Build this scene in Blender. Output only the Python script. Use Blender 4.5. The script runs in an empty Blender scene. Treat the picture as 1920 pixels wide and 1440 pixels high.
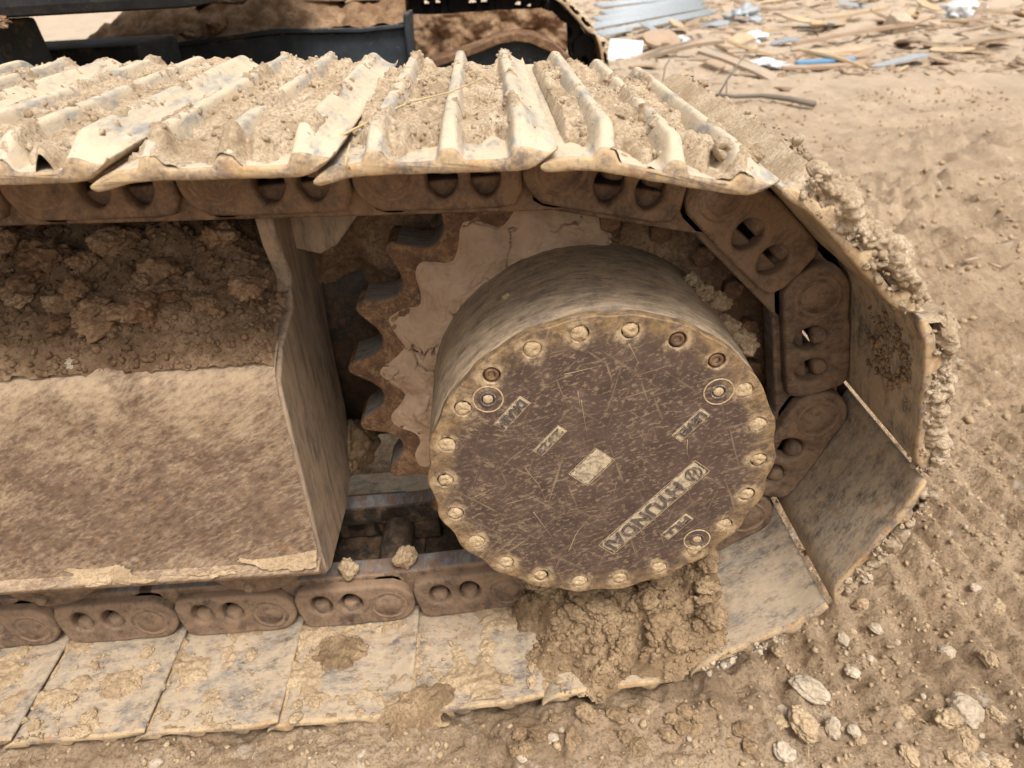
import bpy, bmesh, math, random
import numpy as np
from mathutils import Matrix, Vector, noise as mnoise
random.seed(7)
R = math.radians
scene = bpy.context.scene
col = scene.collection

# ------------------------------------------------------------------ camera
cd = bpy.data.cameras.new('camera'); cam = bpy.data.objects.new('camera', cd); col.objects.link(cam)
cr, cu, cf = (0.998049, -0.041173, -0.046928), (0.061584, 0.525981, 0.848264), (0.010242, 0.849499, -0.527491)
cc = (0.73875, -0.62055, 0.93424)
cam.matrix_world = Matrix(((cr[0], cu[0], -cf[0], cc[0]), (cr[1], cu[1], -cf[1], cc[1]), (cr[2], cu[2], -cf[2], cc[2]), (0, 0, 0, 1)))
cd.sensor_width = 36; cd.lens = 24.934; cd.clip_start = .02; cd.clip_end = 500
cd.dof.use_dof = True; cd.dof.focus_distance = .86; cd.dof.aperture_fstop = 6.5
scene.camera = cam

# ------------------------------------------------------------------ sky, sun, exposure (bright overcast)
SUN_EL, SUN_AZ = R(62), R(24)          # azimuth measured from -y (camera side) towards +x
w = bpy.data.worlds.new('World'); scene.world = w; w.use_nodes = True
wn = w.node_tree.nodes; wl = w.node_tree.links
sky = wn.new('ShaderNodeTexSky'); sky.sky_type = 'NISHITA'; sky.sun_disc = False
sky.sun_elevation = SUN_EL; sky.sun_rotation = math.pi - SUN_AZ
sky.air_density = 1.0; sky.dust_density = 6.0; sky.ozone_density = .6
hs = wn.new('ShaderNodeHueSaturation'); hs.inputs['Saturation'].default_value = .12
wl.new(sky.outputs[0], hs.inputs['Color'])
bg = wn['Background']; wl.new(hs.outputs[0], bg.inputs[0]); bg.inputs[1].default_value = .125
sd = bpy.data.lights.new('sun', 'SUN'); sd.energy = 1.5; sd.angle = R(18); sd.color = (1, .96, .91)
sun = bpy.data.objects.new('sun', sd); col.objects.link(sun)
sdir = Vector((math.sin(SUN_AZ) * math.cos(SUN_EL), -math.cos(SUN_AZ) * math.cos(SUN_EL), math.sin(SUN_EL)))
sun.rotation_euler = sdir.to_track_quat('Z', 'Y').to_euler(); sun.location = (0, 0, 6)
vs = scene.view_settings; vs.view_transform = 'Standard'; vs.look = 'None'; vs.gamma = 1; vs.use_curve_mapping = False
vs.exposure = .66
scene.cycles.use_denoising = True
scene.cycles.max_bounces = 4; scene.cycles.diffuse_bounces = 2; scene.cycles.caustics_reflective = False

# ------------------------------------------------------------------ numpy noise
def _h(ix, iy, s):
    n = (ix.astype(np.int64) * 374761393 + iy.astype(np.int64) * 668265263 + int(s) * 974634777) & 0xFFFFFFFF
    n = ((n ^ (n >> 13)) * 1274126177) & 0xFFFFFFFF
    n = ((n ^ (n >> 16)) * 2246822519) & 0xFFFFFFFF
    return ((n ^ (n >> 15)) & 0xFFFFFF) / float(0xFFFFFF)
def gn(x, y, s=0):
    ix = np.floor(x); iy = np.floor(y); fx = x - ix; fy = y - iy
    ux = fx * fx * fx * (fx * (fx * 6 - 15) + 10); uy = fy * fy * fy * (fy * (fy * 6 - 15) + 10)
    def g(a, b):
        t = _h(ix + a, iy + b, s) * 6.2831853
        return np.cos(t) * (fx - a) + np.sin(t) * (fy - b)
    a = g(0, 0); b = g(1, 0); c = g(0, 1); d = g(1, 1)
    p = a + (b - a) * ux; q = c + (d - c) * ux
    return (p + (q - p) * uy) * 1.5
def fbm(x, y, o=4, s=0, gain=.5):
    x = np.asarray(x, float); y = np.asarray(y, float); r = 0; a = 1.; f = 1.
    for i in range(o):
        r = r + a * gn(x * f + 17.3 * i, y * f - 9.1 * i, s + i); a *= gain; f *= 2.03
    return r
def worley(x, y, s=0, second=False):
    x = np.asarray(x, float); y = np.asarray(y, float)
    ix = np.floor(x); iy = np.floor(y); d1 = np.full(x.shape, 9.); d2 = np.full(x.shape, 9.)
    for a in (-1, 0, 1):
        for b in (-1, 0, 1):
            px = ix + a + _h(ix + a, iy + b, s) - x; py = iy + b + _h(ix + a, iy + b, s + 71) - y
            d = px * px + py * py
            if second: d2 = np.minimum(d2, np.maximum(d1, d))
            d1 = np.minimum(d1, d)
    return (np.sqrt(d1), np.sqrt(d2)) if second else np.sqrt(d1)
def lumps(x, y, s=0):
    return np.sqrt(np.maximum(0, 1 - (worley(x, y, s) / .75) ** 2))
def sm(a, b, t):
    t = np.clip((np.asarray(t, float) - a) / (b - a), 0, 1); return t * t * (3 - 2 * t)

# ------------------------------------------------------------------ materials
class NT:
    def __init__(self, name):
        self.m = bpy.data.materials.new(name); self.m.use_nodes = True
        self.t = self.m.node_tree; self.b = self.t.nodes['Principled BSDF']
    def n(self, k, **kw):
        o = self.t.nodes.new(k)
        for a, v in kw.items(): setattr(o, a, v)
        return o
    def put(self, s, v):
        if isinstance(v, bpy.types.NodeSocket): self.t.links.new(v, s)
        elif v is not None:
            s.default_value = (*v, 1) if isinstance(v, tuple) and len(v) == 3 and len(s.default_value) == 4 else v
    def coord(self, scale=(1, 1, 1), rot=(0, 0, 0), world=False):
        if world: c = self.n('ShaderNodeNewGeometry').outputs['Position']
        else:
            c = self.n('ShaderNodeTexCoord').outputs['Object']
            r = self.n('ShaderNodeObjectInfo').outputs['Random']
            a = self.n('ShaderNodeVectorMath', operation='MULTIPLY_ADD')
            self.t.links.new(r, a.inputs[0]); a.inputs[1].default_value = (7.3, 3.1, 5.7); self.t.links.new(c, a.inputs[2]); c = a.outputs[0]
        m = self.n('ShaderNodeMapping'); self.t.links.new(c, m.inputs[0]); m.inputs['Rotation'].default_value = rot
        if scale != (1, 1, 1):
            m2 = self.n('ShaderNodeMapping'); self.t.links.new(m.outputs[0], m2.inputs[0]); m2.inputs['Scale'].default_value = scale; m = m2
        return m.outputs[0]
    def noise(self, v, scale, detail=6, rough=.6, dist=0):
        o = self.n('ShaderNodeTexNoise'); self.put(o.inputs['Vector'], v); o.inputs['Scale'].default_value = scale
        o.inputs['Detail'].default_value = detail; o.inputs['Roughness'].default_value = rough; o.inputs['Distortion'].default_value = dist
        return o.outputs['Fac']
    def vor(self, v, scale, feature='F1', rnd=1):
        o = self.n('ShaderNodeTexVoronoi', feature=feature); self.put(o.inputs['Vector'], v); o.inputs['Scale'].default_value = scale; o.inputs['Randomness'].default_value = rnd
        return o.outputs['Distance']
    def ramp(self, f, *st):
        o = self.n('ShaderNodeValToRGB'); self.put(o.inputs[0], f); e = o.color_ramp.elements
        while len(e) < len(st): e.new(.5)
        for i, (p, c) in enumerate(st):
            e[i].position = p; c = (c, c, c) if not isinstance(c, tuple) else c; e[i].color = (*c, 1)
        return o.outputs[0]
    def mix(self, f, a, b, blend='MIX'):
        o = self.n('ShaderNodeMix', data_type='RGBA', blend_type=blend)
        self.put(o.inputs[0], f); self.put(o.inputs[6], a); self.put(o.inputs[7], b); return o.outputs[2]
    def math(self, op, a, b=None, c=None, clamp=False):
        o = self.n('ShaderNodeMath', operation=op, use_clamp=clamp); self.put(o.inputs[0], a)
        if b is not None: self.put(o.inputs[1], b)
        if c is not None: self.put(o.inputs[2], c)
        return o.outputs[0]
    def normal(self, axis):
        s = self.n('ShaderNodeSeparateXYZ'); self.t.links.new(self.n('ShaderNodeNewGeometry').outputs['Normal'], s.inputs[0]); return s.outputs[axis]
    def sep(self, v, axis):
        s = self.n('ShaderNodeSeparateXYZ'); self.t.links.new(v, s.inputs[0]); return s.outputs[axis]
    def out(self, color, rough=.9, metal=0, bump=None, bs=.5, bd=.002, spec=.3):
        self.put(self.b.inputs['Base Color'], color); self.put(self.b.inputs['Roughness'], rough); self.put(self.b.inputs['Metallic'], metal)
        self.b.inputs['Specular IOR Level'].default_value = spec
        if bump is not None:
            o = self.n('ShaderNodeBump'); o.inputs['Strength'].default_value = bs; o.inputs['Distance'].default_value = bd
            self.put(o.inputs['Height'], bump); self.t.links.new(o.outputs[0], self.b.inputs['Normal'])
        return self.m

def soil(name, dark, mid, light, big=6., fine=260., pale=None, bs=.7, bd=.0025, world=True):
    n = NT(name); v = n.coord(world=world)
    a = n.noise(v, big, 4, .62); b = n.noise(v, fine, 3, .7); c = n.noise(v, big * 9, 4, .68)
    base = n.ramp(a, (.36, dark), (.53, mid), (.72, light))
    base = n.mix(n.ramp(c, (.30, .7), (.48, 0.)), base, dark)
    base = n.mix(n.ramp(c, (.52, 0.), (.72, .6)), base, light)
    base = n.mix(n.ramp(b, (.36, .75), (.52, 0.)), base, tuple(x * .7 for x in dark))
    if pale:
        base = n.mix(n.ramp(n.noise(v, big * 5.3, 5, .75), (.60, 0.), (.68, .7)), base, pale)
    return n.out(base, .95, 0, n.noise(v, fine * .6, 6, .75), bs, bd, .15)

TAN = (.50, .36, .225); PALE = (.62, .49, .35)
M = {}
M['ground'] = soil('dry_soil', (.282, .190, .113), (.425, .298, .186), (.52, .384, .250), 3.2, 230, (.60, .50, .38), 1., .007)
def haze_far(m):  # glare haze over the far ground, painted into its soil colour
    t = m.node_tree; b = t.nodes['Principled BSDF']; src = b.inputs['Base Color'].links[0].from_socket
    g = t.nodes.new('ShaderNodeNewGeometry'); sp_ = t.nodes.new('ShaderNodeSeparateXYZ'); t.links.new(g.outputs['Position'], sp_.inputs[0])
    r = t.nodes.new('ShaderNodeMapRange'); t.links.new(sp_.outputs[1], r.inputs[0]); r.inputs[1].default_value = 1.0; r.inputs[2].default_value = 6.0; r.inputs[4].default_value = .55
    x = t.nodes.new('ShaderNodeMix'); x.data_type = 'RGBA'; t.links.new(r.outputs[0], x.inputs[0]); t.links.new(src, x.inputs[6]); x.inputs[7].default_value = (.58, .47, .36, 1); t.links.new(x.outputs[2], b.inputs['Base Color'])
haze_far(M['ground'])
M['crumb'] = soil('crumbled_mud', (.34, .235, .137), (.47, .338, .204), (.56, .422, .270), 14, 300)
M['mud'] = soil('caked_dry_mud', (.40, .285, .175), (.58, .44, .295), (.70, .565, .41), 18, 330, (.76, .645, .49), .9, .0045)
M['clod'] = soil('mud_clod', (.20, .130, .072), (.32, .215, .122), (.43, .305, .178), 16, 260)
M['dark_soil_and_shade'] = soil('damp_soil_and_shade', (.155, .094, .052), (.255, .160, .092), (.37, .25, .15), 9, 220)  # brown soil; also the shadow tone painted on the clay by the bolts
M['brown_clod'] = soil('brown_clod', (.17, .095, .050), (.29, .178, .100), (.42, .285, .175), 16, 240)
M['palestone'] = soil('pale_stone', (.40, .31, .21), (.52, .42, .31), (.60, .50, .385), 20, 200)
M['greystone'] = soil('grey_stone', (.12, .12, .12), (.2, .2, .19), (.3, .28, .25), 20, 200)

def clay():
    n = NT('packed_clay'); v = n.coord(world=True)
    a = n.noise(v, 14, 7, .6); f = n.noise(v, 190, 6, .7); c = n.noise(v, 46, 6, .65, .8)
    base = n.ramp(a, (.3, (.36, .235, .148)), (.52, (.46, .315, .208)), (.75, (.52, .375, .255)))
    base = n.mix(n.ramp(c, (.3, .5), (.46, 0.)), base, (.29, .18, .105))
    return n.out(base, .85, 0, n.math('ADD', n.math('MULTIPLY', f, .35), c), .5, .002, .2)
M['clay'] = clay()

def dusted(name, m1, m2, dust, amount=.5, streak=(1, 1, 1), rot=(0, 0, 0), rust=None, rustamt=.5, scale=22, metal=.0, rough=.7, up=0., world=False, fine=240, bs=.45, soft=.075, grad=None):
    """bare or rusty metal under a patchy film of dried mud"""
    n = NT(name); v0 = n.coord(world=world); v = n.coord(streak, rot, world=world)
    base = n.ramp(n.noise(v, scale * 2.3, 4, .65), (.35, m1), (.65, m2))
    lowf = n.noise(v0, scale * .35, 3, .6)
    if rust: base = n.mix(n.ramp(n.noise(v0, scale * 1.1, 5, .7), (.66 - .3 * rustamt, 0.), (.78 - .22 * rustamt, .85)), base, rust)
    f = n.math('ADD', n.math('MULTIPLY', n.noise(v, scale * 1.9, 6, .74), .68), n.math('MULTIPLY', lowf, .32))
    fn = n.noise(v, fine, 3, .7)
    f = n.math('ADD', f, n.math('MULTIPLY', n.math('SUBTRACT', fn, .5), .3))
    if up: f = n.math('ADD', f, n.math('MULTIPLY', n.normal(2), up))
    if grad: f = grad(n, v0, f)
    t = .5 + (.5 - amount) * .42
    df = n.ramp(f, (t - soft, 0.), (t + soft * .8, .93))
    d2 = n.mix(n.noise(v0, scale * 2.6, 4, .65), tuple(x * .72 for x in dust), tuple(min(1, x * 1.2) for x in dust))
    c = n.mix(df, base, d2)
    rg = n.math('MULTIPLY_ADD', df, .95 - rough, rough)
    mt = n.math('MULTIPLY', n.math('SUBTRACT', 1., df), metal) if metal else 0
    return n.out(c, rg, mt, n.noise(v, fine * .55, 4, .72), bs, .0016, .35)

def frame_grad(n, v, f):
    """mud film thickest along the upper edge of the panel and along the ledge"""
    z = n.math('ADD', n.sep(v, 2), n.math('MULTIPLY', n.math('SUBTRACT', n.noise(v, 9, 3, .6), .5), .16))
    o = n.n('ShaderNodeMapRange'); n.put(o.inputs[0], z); o.inputs[1].default_value = .37; o.inputs[2].default_value = .52; o.inputs[3].default_value = -.05; o.inputs[4].default_value = .13
    o2 = n.n('ShaderNodeMapRange'); n.put(o2.inputs[0], z); o2.inputs[1].default_value = .26; o2.inputs[2].default_value = .19; o2.inputs[3].default_value = 0; o2.inputs[4].default_value = .16
    return n.math('ADD', n.math('ADD', f, o.outputs[0]), o2.outputs[0])
def hub_streak(n, v, f):
    """wiping marks that run round the drum"""
    x = n.math('SUBTRACT', n.sep(v, 0), .8482); z = n.math('SUBTRACT', n.sep(v, 2), .397)
    c = n.n('ShaderNodeCombineXYZ'); n.put(c.inputs[0], n.math('MULTIPLY', n.math('ARCTAN2', z, x), 1.1)); n.put(c.inputs[1], n.math('MULTIPLY', n.sep(v, 1), 26.)); 
    k = n.noise(c.outputs[0], 5, 6, .75, .6)
    return n.math('ADD', n.math('MULTIPLY', f, .45), n.math('MULTIPLY', k, .55))
M['shoe'] = dusted('track_shoe_steel', (.27, .255, .23), (.43, .40, .35), (.60, .475, .325), .54, (1.2, .4, 1.2), rust=(.36, .22, .10), rustamt=.12, scale=26, rough=.5, metal=.2, up=.03)
M['shoe_in'] = dusted('shoe_inner_steel', (.115, .095, .078), (.32, .275, .22), (.49, .372, .25), .55, (.7, 1.2, 1), rust=(.33, .185, .085), rustamt=.42, scale=26, rough=.65, metal=.0, soft=.08, bs=.7)
M['rim'] = dusted('rusty_rim', (.17, .13, .11), (.26, .19, .13), (.52, .37, .21), .55, rust=(.42, .22, .08), rustamt=.55, scale=30, rough=.7)
M['link'] = dusted('track_link_steel', (.080, .051, .036), (.160, .108, .076), (.29, .188, .115), .52, (1, 1, .8), rust=(.21, .105, .05), rustamt=.35, scale=24, rough=.6, metal=.05, soft=.09, up=.07, bs=.7)
M['rail'] = dusted('worn_rail', (.17, .155, .145), (.30, .285, .275), (.24, .14, .075), .40, (1, .3, 1), rust=(.20, .09, .04), rustamt=.5, scale=30, rough=.45, metal=.1)
M['rust'] = dusted('rusty_casting', (.085, .045, .027), (.16, .082, .042), (.33, .20, .10), .36, rust=(.27, .135, .045), rustamt=.35, scale=26, rough=.75)
M['worn'] = dusted('worn_bright_steel', (.26, .24, .22), (.46, .43, .39), (.26, .17, .10), .40, (1, 4, 1), rust=(.2, .1, .05), rustamt=.3, scale=24, rough=.3, metal=.6)
M['dark_steel'] = dusted('dark_oily_steel', (.035, .028, .022), (.08, .058, .04), (.20, .125, .07), .32, rust=(.15, .07, .03), rustamt=.35, scale=24, rough=.5)
M['hubside'] = dusted('final_drive_side', (.11, .084, .062), (.21, .165, .122), (.40, .29, .18), .50, rust=(.28, .17, .08), rustamt=.1, scale=24, rough=.6, metal=.1, world=True, grad=hub_streak, soft=.09)
M['frame'] = dusted('track_frame_paint', (.125, .078, .050), (.24, .156, .100), (.49, .355, .225), .33, (.55, 1, 1.4), (0, R(28), 0), rust=(.34, .18, .07), rustamt=.24, scale=52, rough=.75, world=True, grad=frame_grad, soft=.13, bs=.7)
M['plate'] = dusted('frame_end_steel', (.12, .09, .068), (.235, .178, .13), (.42, .30, .195), .56, (1, 1.4, .22), rust=(.26, .15, .07), rustamt=.15, scale=30, rough=.65, world=True, soft=.10)
M['navy'] = dusted('blue_black_paint', (.020, .026, .033), (.042, .052, .060), (.28, .195, .115), .17, rust=(.16, .085, .04), rustamt=.08, scale=6, rough=.65, up=.14, world=True, bs=.1, fine=60)
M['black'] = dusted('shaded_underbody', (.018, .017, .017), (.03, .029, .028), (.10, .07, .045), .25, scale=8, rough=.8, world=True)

def hub_face():
    """worn dark paint, mud rubbed into scratches, mud smears at the rim"""
    n = NT('final_drive_cover_paint'); v0 = n.coord(world=True)
    base = n.ramp(n.noise(v0, 30, 7, .65), (.3, (.058, .037, .029)), (.55, (.092, .060, .046)), (.75, (.135, .090, .066)))
    tan = (.50, .345, .19)
    f = None
    for rot, sx, sz, s, lo in ((20, 1, .5, 240, .53), (15, 1, .05, 190, .605), (-38, 1, .045, 170, .615), (74, 1, .05, 170, .63), (-72, 1, .045, 150, .635), (42, 1, .05, 200, .62)):
        v = n.coord((sz, 1, sx), (0, R(rot), 0), True)
        k = n.ramp(n.noise(v, s, 3, .68, .15), (lo, 0.), (lo + .09, .42))
        f = k if f is None else n.math('MAXIMUM', f, k)
    patch = n.ramp(n.noise(v0, 11, 4, .6), (.34, .4), (.60, 1.))
    f = n.math('MULTIPLY', f, patch)
    x = n.math('SUBTRACT', n.sep(v0, 0), .8482); z = n.math('SUBTRACT', n.sep(v0, 2), .397)
    r = n.math('SQRT', n.math('ADD', n.math('MULTIPLY', x, x), n.math('MULTIPLY', z, z)))
    rimn = n.math('ADD', r, n.math('MULTIPLY', n.math('SUBTRACT', n.noise(v0, 42, 6, .7), .5), .075))
    rim = n.ramp(rimn, (0., 0.), (1., 1.))
    o = n.n('ShaderNodeMapRange'); n.put(o.inputs[0], rimn); o.inputs[1].default_value = .172; o.inputs[2].default_value = .203
    rustf = n.math('MULTIPLY', n.math('MULTIPLY', o.outputs[0], .95, clamp=True), n.ramp(n.noise(v0, 85, 5, .75), (.38, .1), (.60, 1.)))
    base = n.mix(rustf, base, (.30, .19, .085))
    # mud smeared round each of the 22 bolts
    a = n.math('ARCTAN2', z, x)
    st = 2 * math.pi / 22
    q = n.math('SUBTRACT', n.math('FRACT', n.math('DIVIDE', n.math('SUBTRACT', a, R(82) - st / 2 - 40 * st), st)), .5)
    du = n.math('MULTIPLY', q, st * .19); dr = n.math('SUBTRACT', r, .187)
    d = n.math('SQRT', n.math('ADD', n.math('MULTIPLY', du, du), n.math('MULTIPLY', dr, dr)))
    d = n.math('ADD', d, n.math('MULTIPLY', n.math('SUBTRACT', n.noise(v0, 45, 5, .75), .5), .03))
    o2 = n.n('ShaderNodeMapRange'); n.put(o2.inputs[0], d); o2.inputs[1].default_value = .0195; o2.inputs[2].default_value = .0125
    f = n.math('MAXIMUM', f, n.math('MULTIPLY', n.math('MULTIPLY', o2.outputs[0], .8, clamp=True), n.ramp(n.noise(v0, 75, 4, .75), (.42, .1), (.56, 1.))))
    # big arcs of rubbed mud, left side heavier
    blot = n.ramp(n.noise(n.coord((1, 1, 2.2), (0, R(-20), 0), True), 38, 7, .8), (.55, 0.), (.66, .8))
    o3 = n.n('ShaderNodeMapRange'); n.put(o3.inputs[0], x); o3.inputs[1].default_value = .06; o3.inputs[2].default_value = -.19
    f = n.math('MAXIMUM', f, n.math('MULTIPLY', blot, n.math('MULTIPLY', o3.outputs[0], 1., clamp=True)))
    c = n.mix(f, base, n.mix(n.noise(v0, 60, 5, .6), (.40, .27, .145), (.58, .43, .26)))
    h = n.noise(v0, 260, 4, .72)
    return n.out(c, n.math('MULTIPLY_ADD', f, .35, .5), 0, h, .35, .0008, .4)
M['hubface'] = hub_face()
M['letter'] = dusted('letter_paint', (.08, .058, .05), (.13, .098, .085), (.44, .33, .20), .30, scale=60, rough=.6, world=True)
M['plaque'] = dusted('plaque_mud', (.17, .135, .10), (.30, .235, .165), (.56, .44, .28), .55, scale=70, rough=.85, world=True)
M['boltmud'] = soil('bolt_mud', (.42, .29, .16), (.56, .41, .245), (.64, .49, .31), 40, 300)

def plain(name, c, rough=.7, metal=0., var=.25, scale=30):
    n = NT(name); v = n.coord()
    k = n.mix(n.noise(v, scale, 6, .65), tuple(x * (1 - var) for x in c), tuple(min(1, x * (1 + var)) for x in c))
    return n.out(k, rough, metal, n.noise(v, scale * 5, 4, .6), .2, .001)
def wood(name, a, b):
    n = NT(name); v = n.coord((1, 8, 8))
    c = n.ramp(n.noise(v, 5, 7, .65), (.3, a), (.7, b))
    c = n.mix(n.ramp(n.noise(n.coord(), 6, 5, .6), (.38, .25), (.60, .9)), c, (.42, .31, .215))
    return n.out(c, .85, 0, n.noise(v, 20, 5, .6), .4, .004)
M['w1'] = wood('fresh_wood', (.52, .36, .19), (.68, .52, .31)); M['w2'] = wood('brown_wood', (.28, .175, .11), (.42, .28, .18))
M['w3'] = wood('grey_wood', (.26, .22, .175), (.42, .36, .28)); M['w4'] = wood('dark_wood', (.15, .10, .075), (.26, .17, .12))
M['white'] = plain('white_plastic', (.62, .62, .61), .5, var=.08); M['galv'] = plain('pale_metal', (.38, .40, .41), .5, .1)
M['blue'] = plain('blue_plastic', (.15, .31, .50), .5); M['grey'] = plain('grey_scrap', (.30, .31, .32), .6)
M['twig'] = plain('grey_bark', (.20, .165, .13), .9); M['straw'] = plain('dry_straw', (.50, .37, .19), .9); M['maroon'] = plain('maroon_steel', (.13, .045, .045), .6)

# ------------------------------------------------------------------ mesh helpers
def link(o, parent=None, label=None, cat=None, group=None, kind=None):
    col.objects.link(o)
    if parent: o.parent = parent
    if label: o['label'] = label
    if cat: o['category'] = cat
    if group: o['group'] = group
    if kind: o['kind'] = kind
    return o
def mesh(name, v, f, mats, smooth=True):
    me = bpy.data.meshes.new(name); me.from_pydata([tuple(p) for p in v], [], f)
    for m in (mats if isinstance(mats, (list, tuple)) else [mats]): me.materials.append(m)
    if smooth: me.polygons.foreach_set('use_smooth', [True] * len(me.polygons))
    me.update(); return me
def npmesh(name, V, F, mats, smooth=True):
    me = bpy.data.meshes.new(name); V = np.asarray(V, np.float32); F = np.asarray(F, np.int32); k = F.shape[1]
    me.vertices.add(len(V)); me.vertices.foreach_set('co', V.ravel())
    me.loops.add(F.size); me.loops.foreach_set('vertex_index', F.ravel())
    me.polygons.add(len(F)); me.polygons.foreach_set('loop_start', np.arange(0, F.size, k, dtype=np.int32))
    me.polygons.foreach_set('loop_total', np.full(len(F), k, np.int32))
    if smooth: me.polygons.foreach_set('use_smooth', np.ones(len(F), bool))
    for m in (mats if isinstance(mats, (list, tuple)) else [mats]): me.materials.append(m)
    me.update(calc_edges=True); return me
def gridfaces(n, m, off=0, flip=False):
    a = (np.arange(n - 1)[:, None] * m + np.arange(m - 1)[None]).ravel() + off
    F = np.stack([a, a + m, a + m + 1, a + 1], 1)
    return F[:, ::-1] if flip else F
def gridmesh(name, X, Y, Z, mats, flip=False, keep=None, grow=False):
    n, m = X.shape; F = gridfaces(n, m, 0, flip); V = np.stack([X, Y, Z], -1).reshape(-1, 3)
    if keep is not None:
        k = keep.ravel(); F = F[k[F].any(1) if grow else k[F].all(1)]
        used = np.zeros(len(V), bool); used[F] = True; idx = np.cumsum(used) - 1; V = V[used]; F = idx[F]
    return npmesh(name, V, F, mats)
def obj(name, me, parent=None, loc=(0, 0, 0), rot=(0, 0, 0), **kw):
    o = bpy.data.objects.new(name, me); o.location = loc; o.rotation_euler = rot; return link(o, parent, **kw)
def empty(name, loc=(0, 0, 0), parent=None, **kw):
    o = bpy.data.objects.new(name, None); o.location = loc; return link(o, parent, **kw)
def slab(name, loops, y0, y1, mat, bevel=.002, res=2, mats=None):
    """2-D outlines (x,z) with holes, extruded along y with rounded edges"""
    cu_ = bpy.data.curves.new(name, 'CURVE'); cu_.dimensions = '2D'; cu_.fill_mode = 'BOTH'
    cu_.extrude = max(1e-5, (y1 - y0) / 2 - bevel); cu_.bevel_depth = bevel; cu_.bevel_resolution = res; cu_.offset = -bevel
    for lp in loops:
        s = cu_.splines.new('POLY'); s.points.add(len(lp) - 1)
        for p, q in zip(s.points, lp): p.co = (q[0], q[1], 0, 1)
        s.use_cyclic_u = True
    o = bpy.data.objects.new('tmp', cu_); col.objects.link(o)
    dg = bpy.context.evaluated_depsgraph_get(); me = bpy.data.meshes.new_from_object(o.evaluated_get(dg)); me.name = name
    bpy.data.objects.remove(o); bpy.data.curves.remove(cu_)
    me.transform(Matrix.Translation((0, (y0 + y1) / 2, 0)) @ Matrix.Rotation(R(90), 4, 'X'))
    bm = bmesh.new(); bm.from_mesh(me); bmesh.ops.remove_doubles(bm, verts=bm.verts, dist=1e-5)
    bmesh.ops.recalc_face_normals(bm, faces=bm.faces); bm.to_mesh(me); bm.free()
    me.materials.clear()
    for m in (mat if isinstance(mat, (list, tuple)) else [mat]): me.materials.append(m)
    for p in me.polygons: p.use_smooth = abs(p.normal.y) < .98; p.material_index = 0
    return me
def join(name, mes, mats=None):
    """several mesh datas into one mesh data"""
    V = []; F = []; S = []; I = []; mm = []
    for me in mes:
        b = len(V); V += [v.co[:] for v in me.vertices]
        ids = []
        for m in me.materials:
            if m not in mm: mm.append(m)
            ids.append(mm.index(m))
        for p in me.polygons: F.append([b + i for i in p.vertices]); S.append(p.use_smooth); I.append(ids[p.material_index])
    out = bpy.data.meshes.new(name); out.from_pydata(V, [], F)
    for m in mm: out.materials.append(m)
    out.polygons.foreach_set('use_smooth', S); out.polygons.foreach_set('material_index', I); out.update()
    return out
def circ(cx, cz, r, n=32, a0=0): return [(cx + r * math.cos(a0 + 2 * math.pi * i / n), cz + r * math.sin(a0 + 2 * math.pi * i / n)) for i in range(n)]
def cyl(name, p0, p1, r0, r1, mat, seg=20, bev=.0015):
    """capped, slightly bevelled cylinder / prism between two points"""
    p0 = Vector(p0); p1 = Vector(p1); ax = (p1 - p0); L = ax.length; q = ax.to_track_quat('Z', 'Y').to_matrix()
    prof = [(0, 0), (r0 - bev, 0), (r0, bev), (r1, L - bev), (r1 - bev, L), (0, L)]
    V = []; F = []
    for r, z in prof:
        for i in range(seg):
            a = 2 * math.pi * i / seg; V.append(p0 + q @ Vector((r * math.cos(a), r * math.sin(a), z)))
    for k in range(len(prof) - 1):
        for i in range(seg):
            j = (i + 1) % seg; F.append((k * seg + i, k * seg + j, (k + 1) * seg + j, (k + 1) * seg + i))
    me = mesh(name, V, F, mat); bm = bmesh.new(); bm.from_mesh(me); bmesh.ops.remove_doubles(bm, verts=bm.verts, dist=1e-6); bm.to_mesh(me); bm.free()
    for p in me.polygons: p.use_smooth = seg > 8
    return me
def torus(name, c, r, t, mat, seg=40, s2=8, squash=1.):
    V = []; F = []
    for i in range(seg):
        a = 2 * math.pi * i / seg
        for j in range(s2):
            b = 2 * math.pi * j / s2; k = r + t * math.cos(b)
            V.append((c[0] + k * math.cos(a), c[1] + t * squash * math.sin(b), c[2] + k * math.sin(a)))
    for i in range(seg):
        for j in range(s2):
            i2 = (i + 1) % seg; j2 = (j + 1) % s2; F.append((i * s2 + j, i2 * s2 + j, i2 * s2 + j2, i * s2 + j2))
    return mesh(name, V, F, mat)
def lathe(name, prof, c, mats, seg=96, mod=None, matidx=None):
    """profile of (r, y) turned about the y axis through c=(x,z)"""
    V = []; F = []; I = []
    for k, (r, y) in enumerate(prof):
        for i in range(seg):
            a = 2 * math.pi * i / seg; rr = r * (1 + (mod(a, k) if mod else 0)); V.append((c[0] + rr * math.cos(a), y, c[1] + rr * math.sin(a)))
    for k in range(len(prof) - 1):
        for i in range(seg):
            j = (i + 1) % seg; F.append((k * seg + i, (k + 1) * seg + i, (k + 1) * seg + j, k * seg + j)); I.append(matidx[k] if matidx else 0)
    me = mesh(name, V, F, mats); me.polygons.foreach_set('material_index', I); return me
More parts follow.
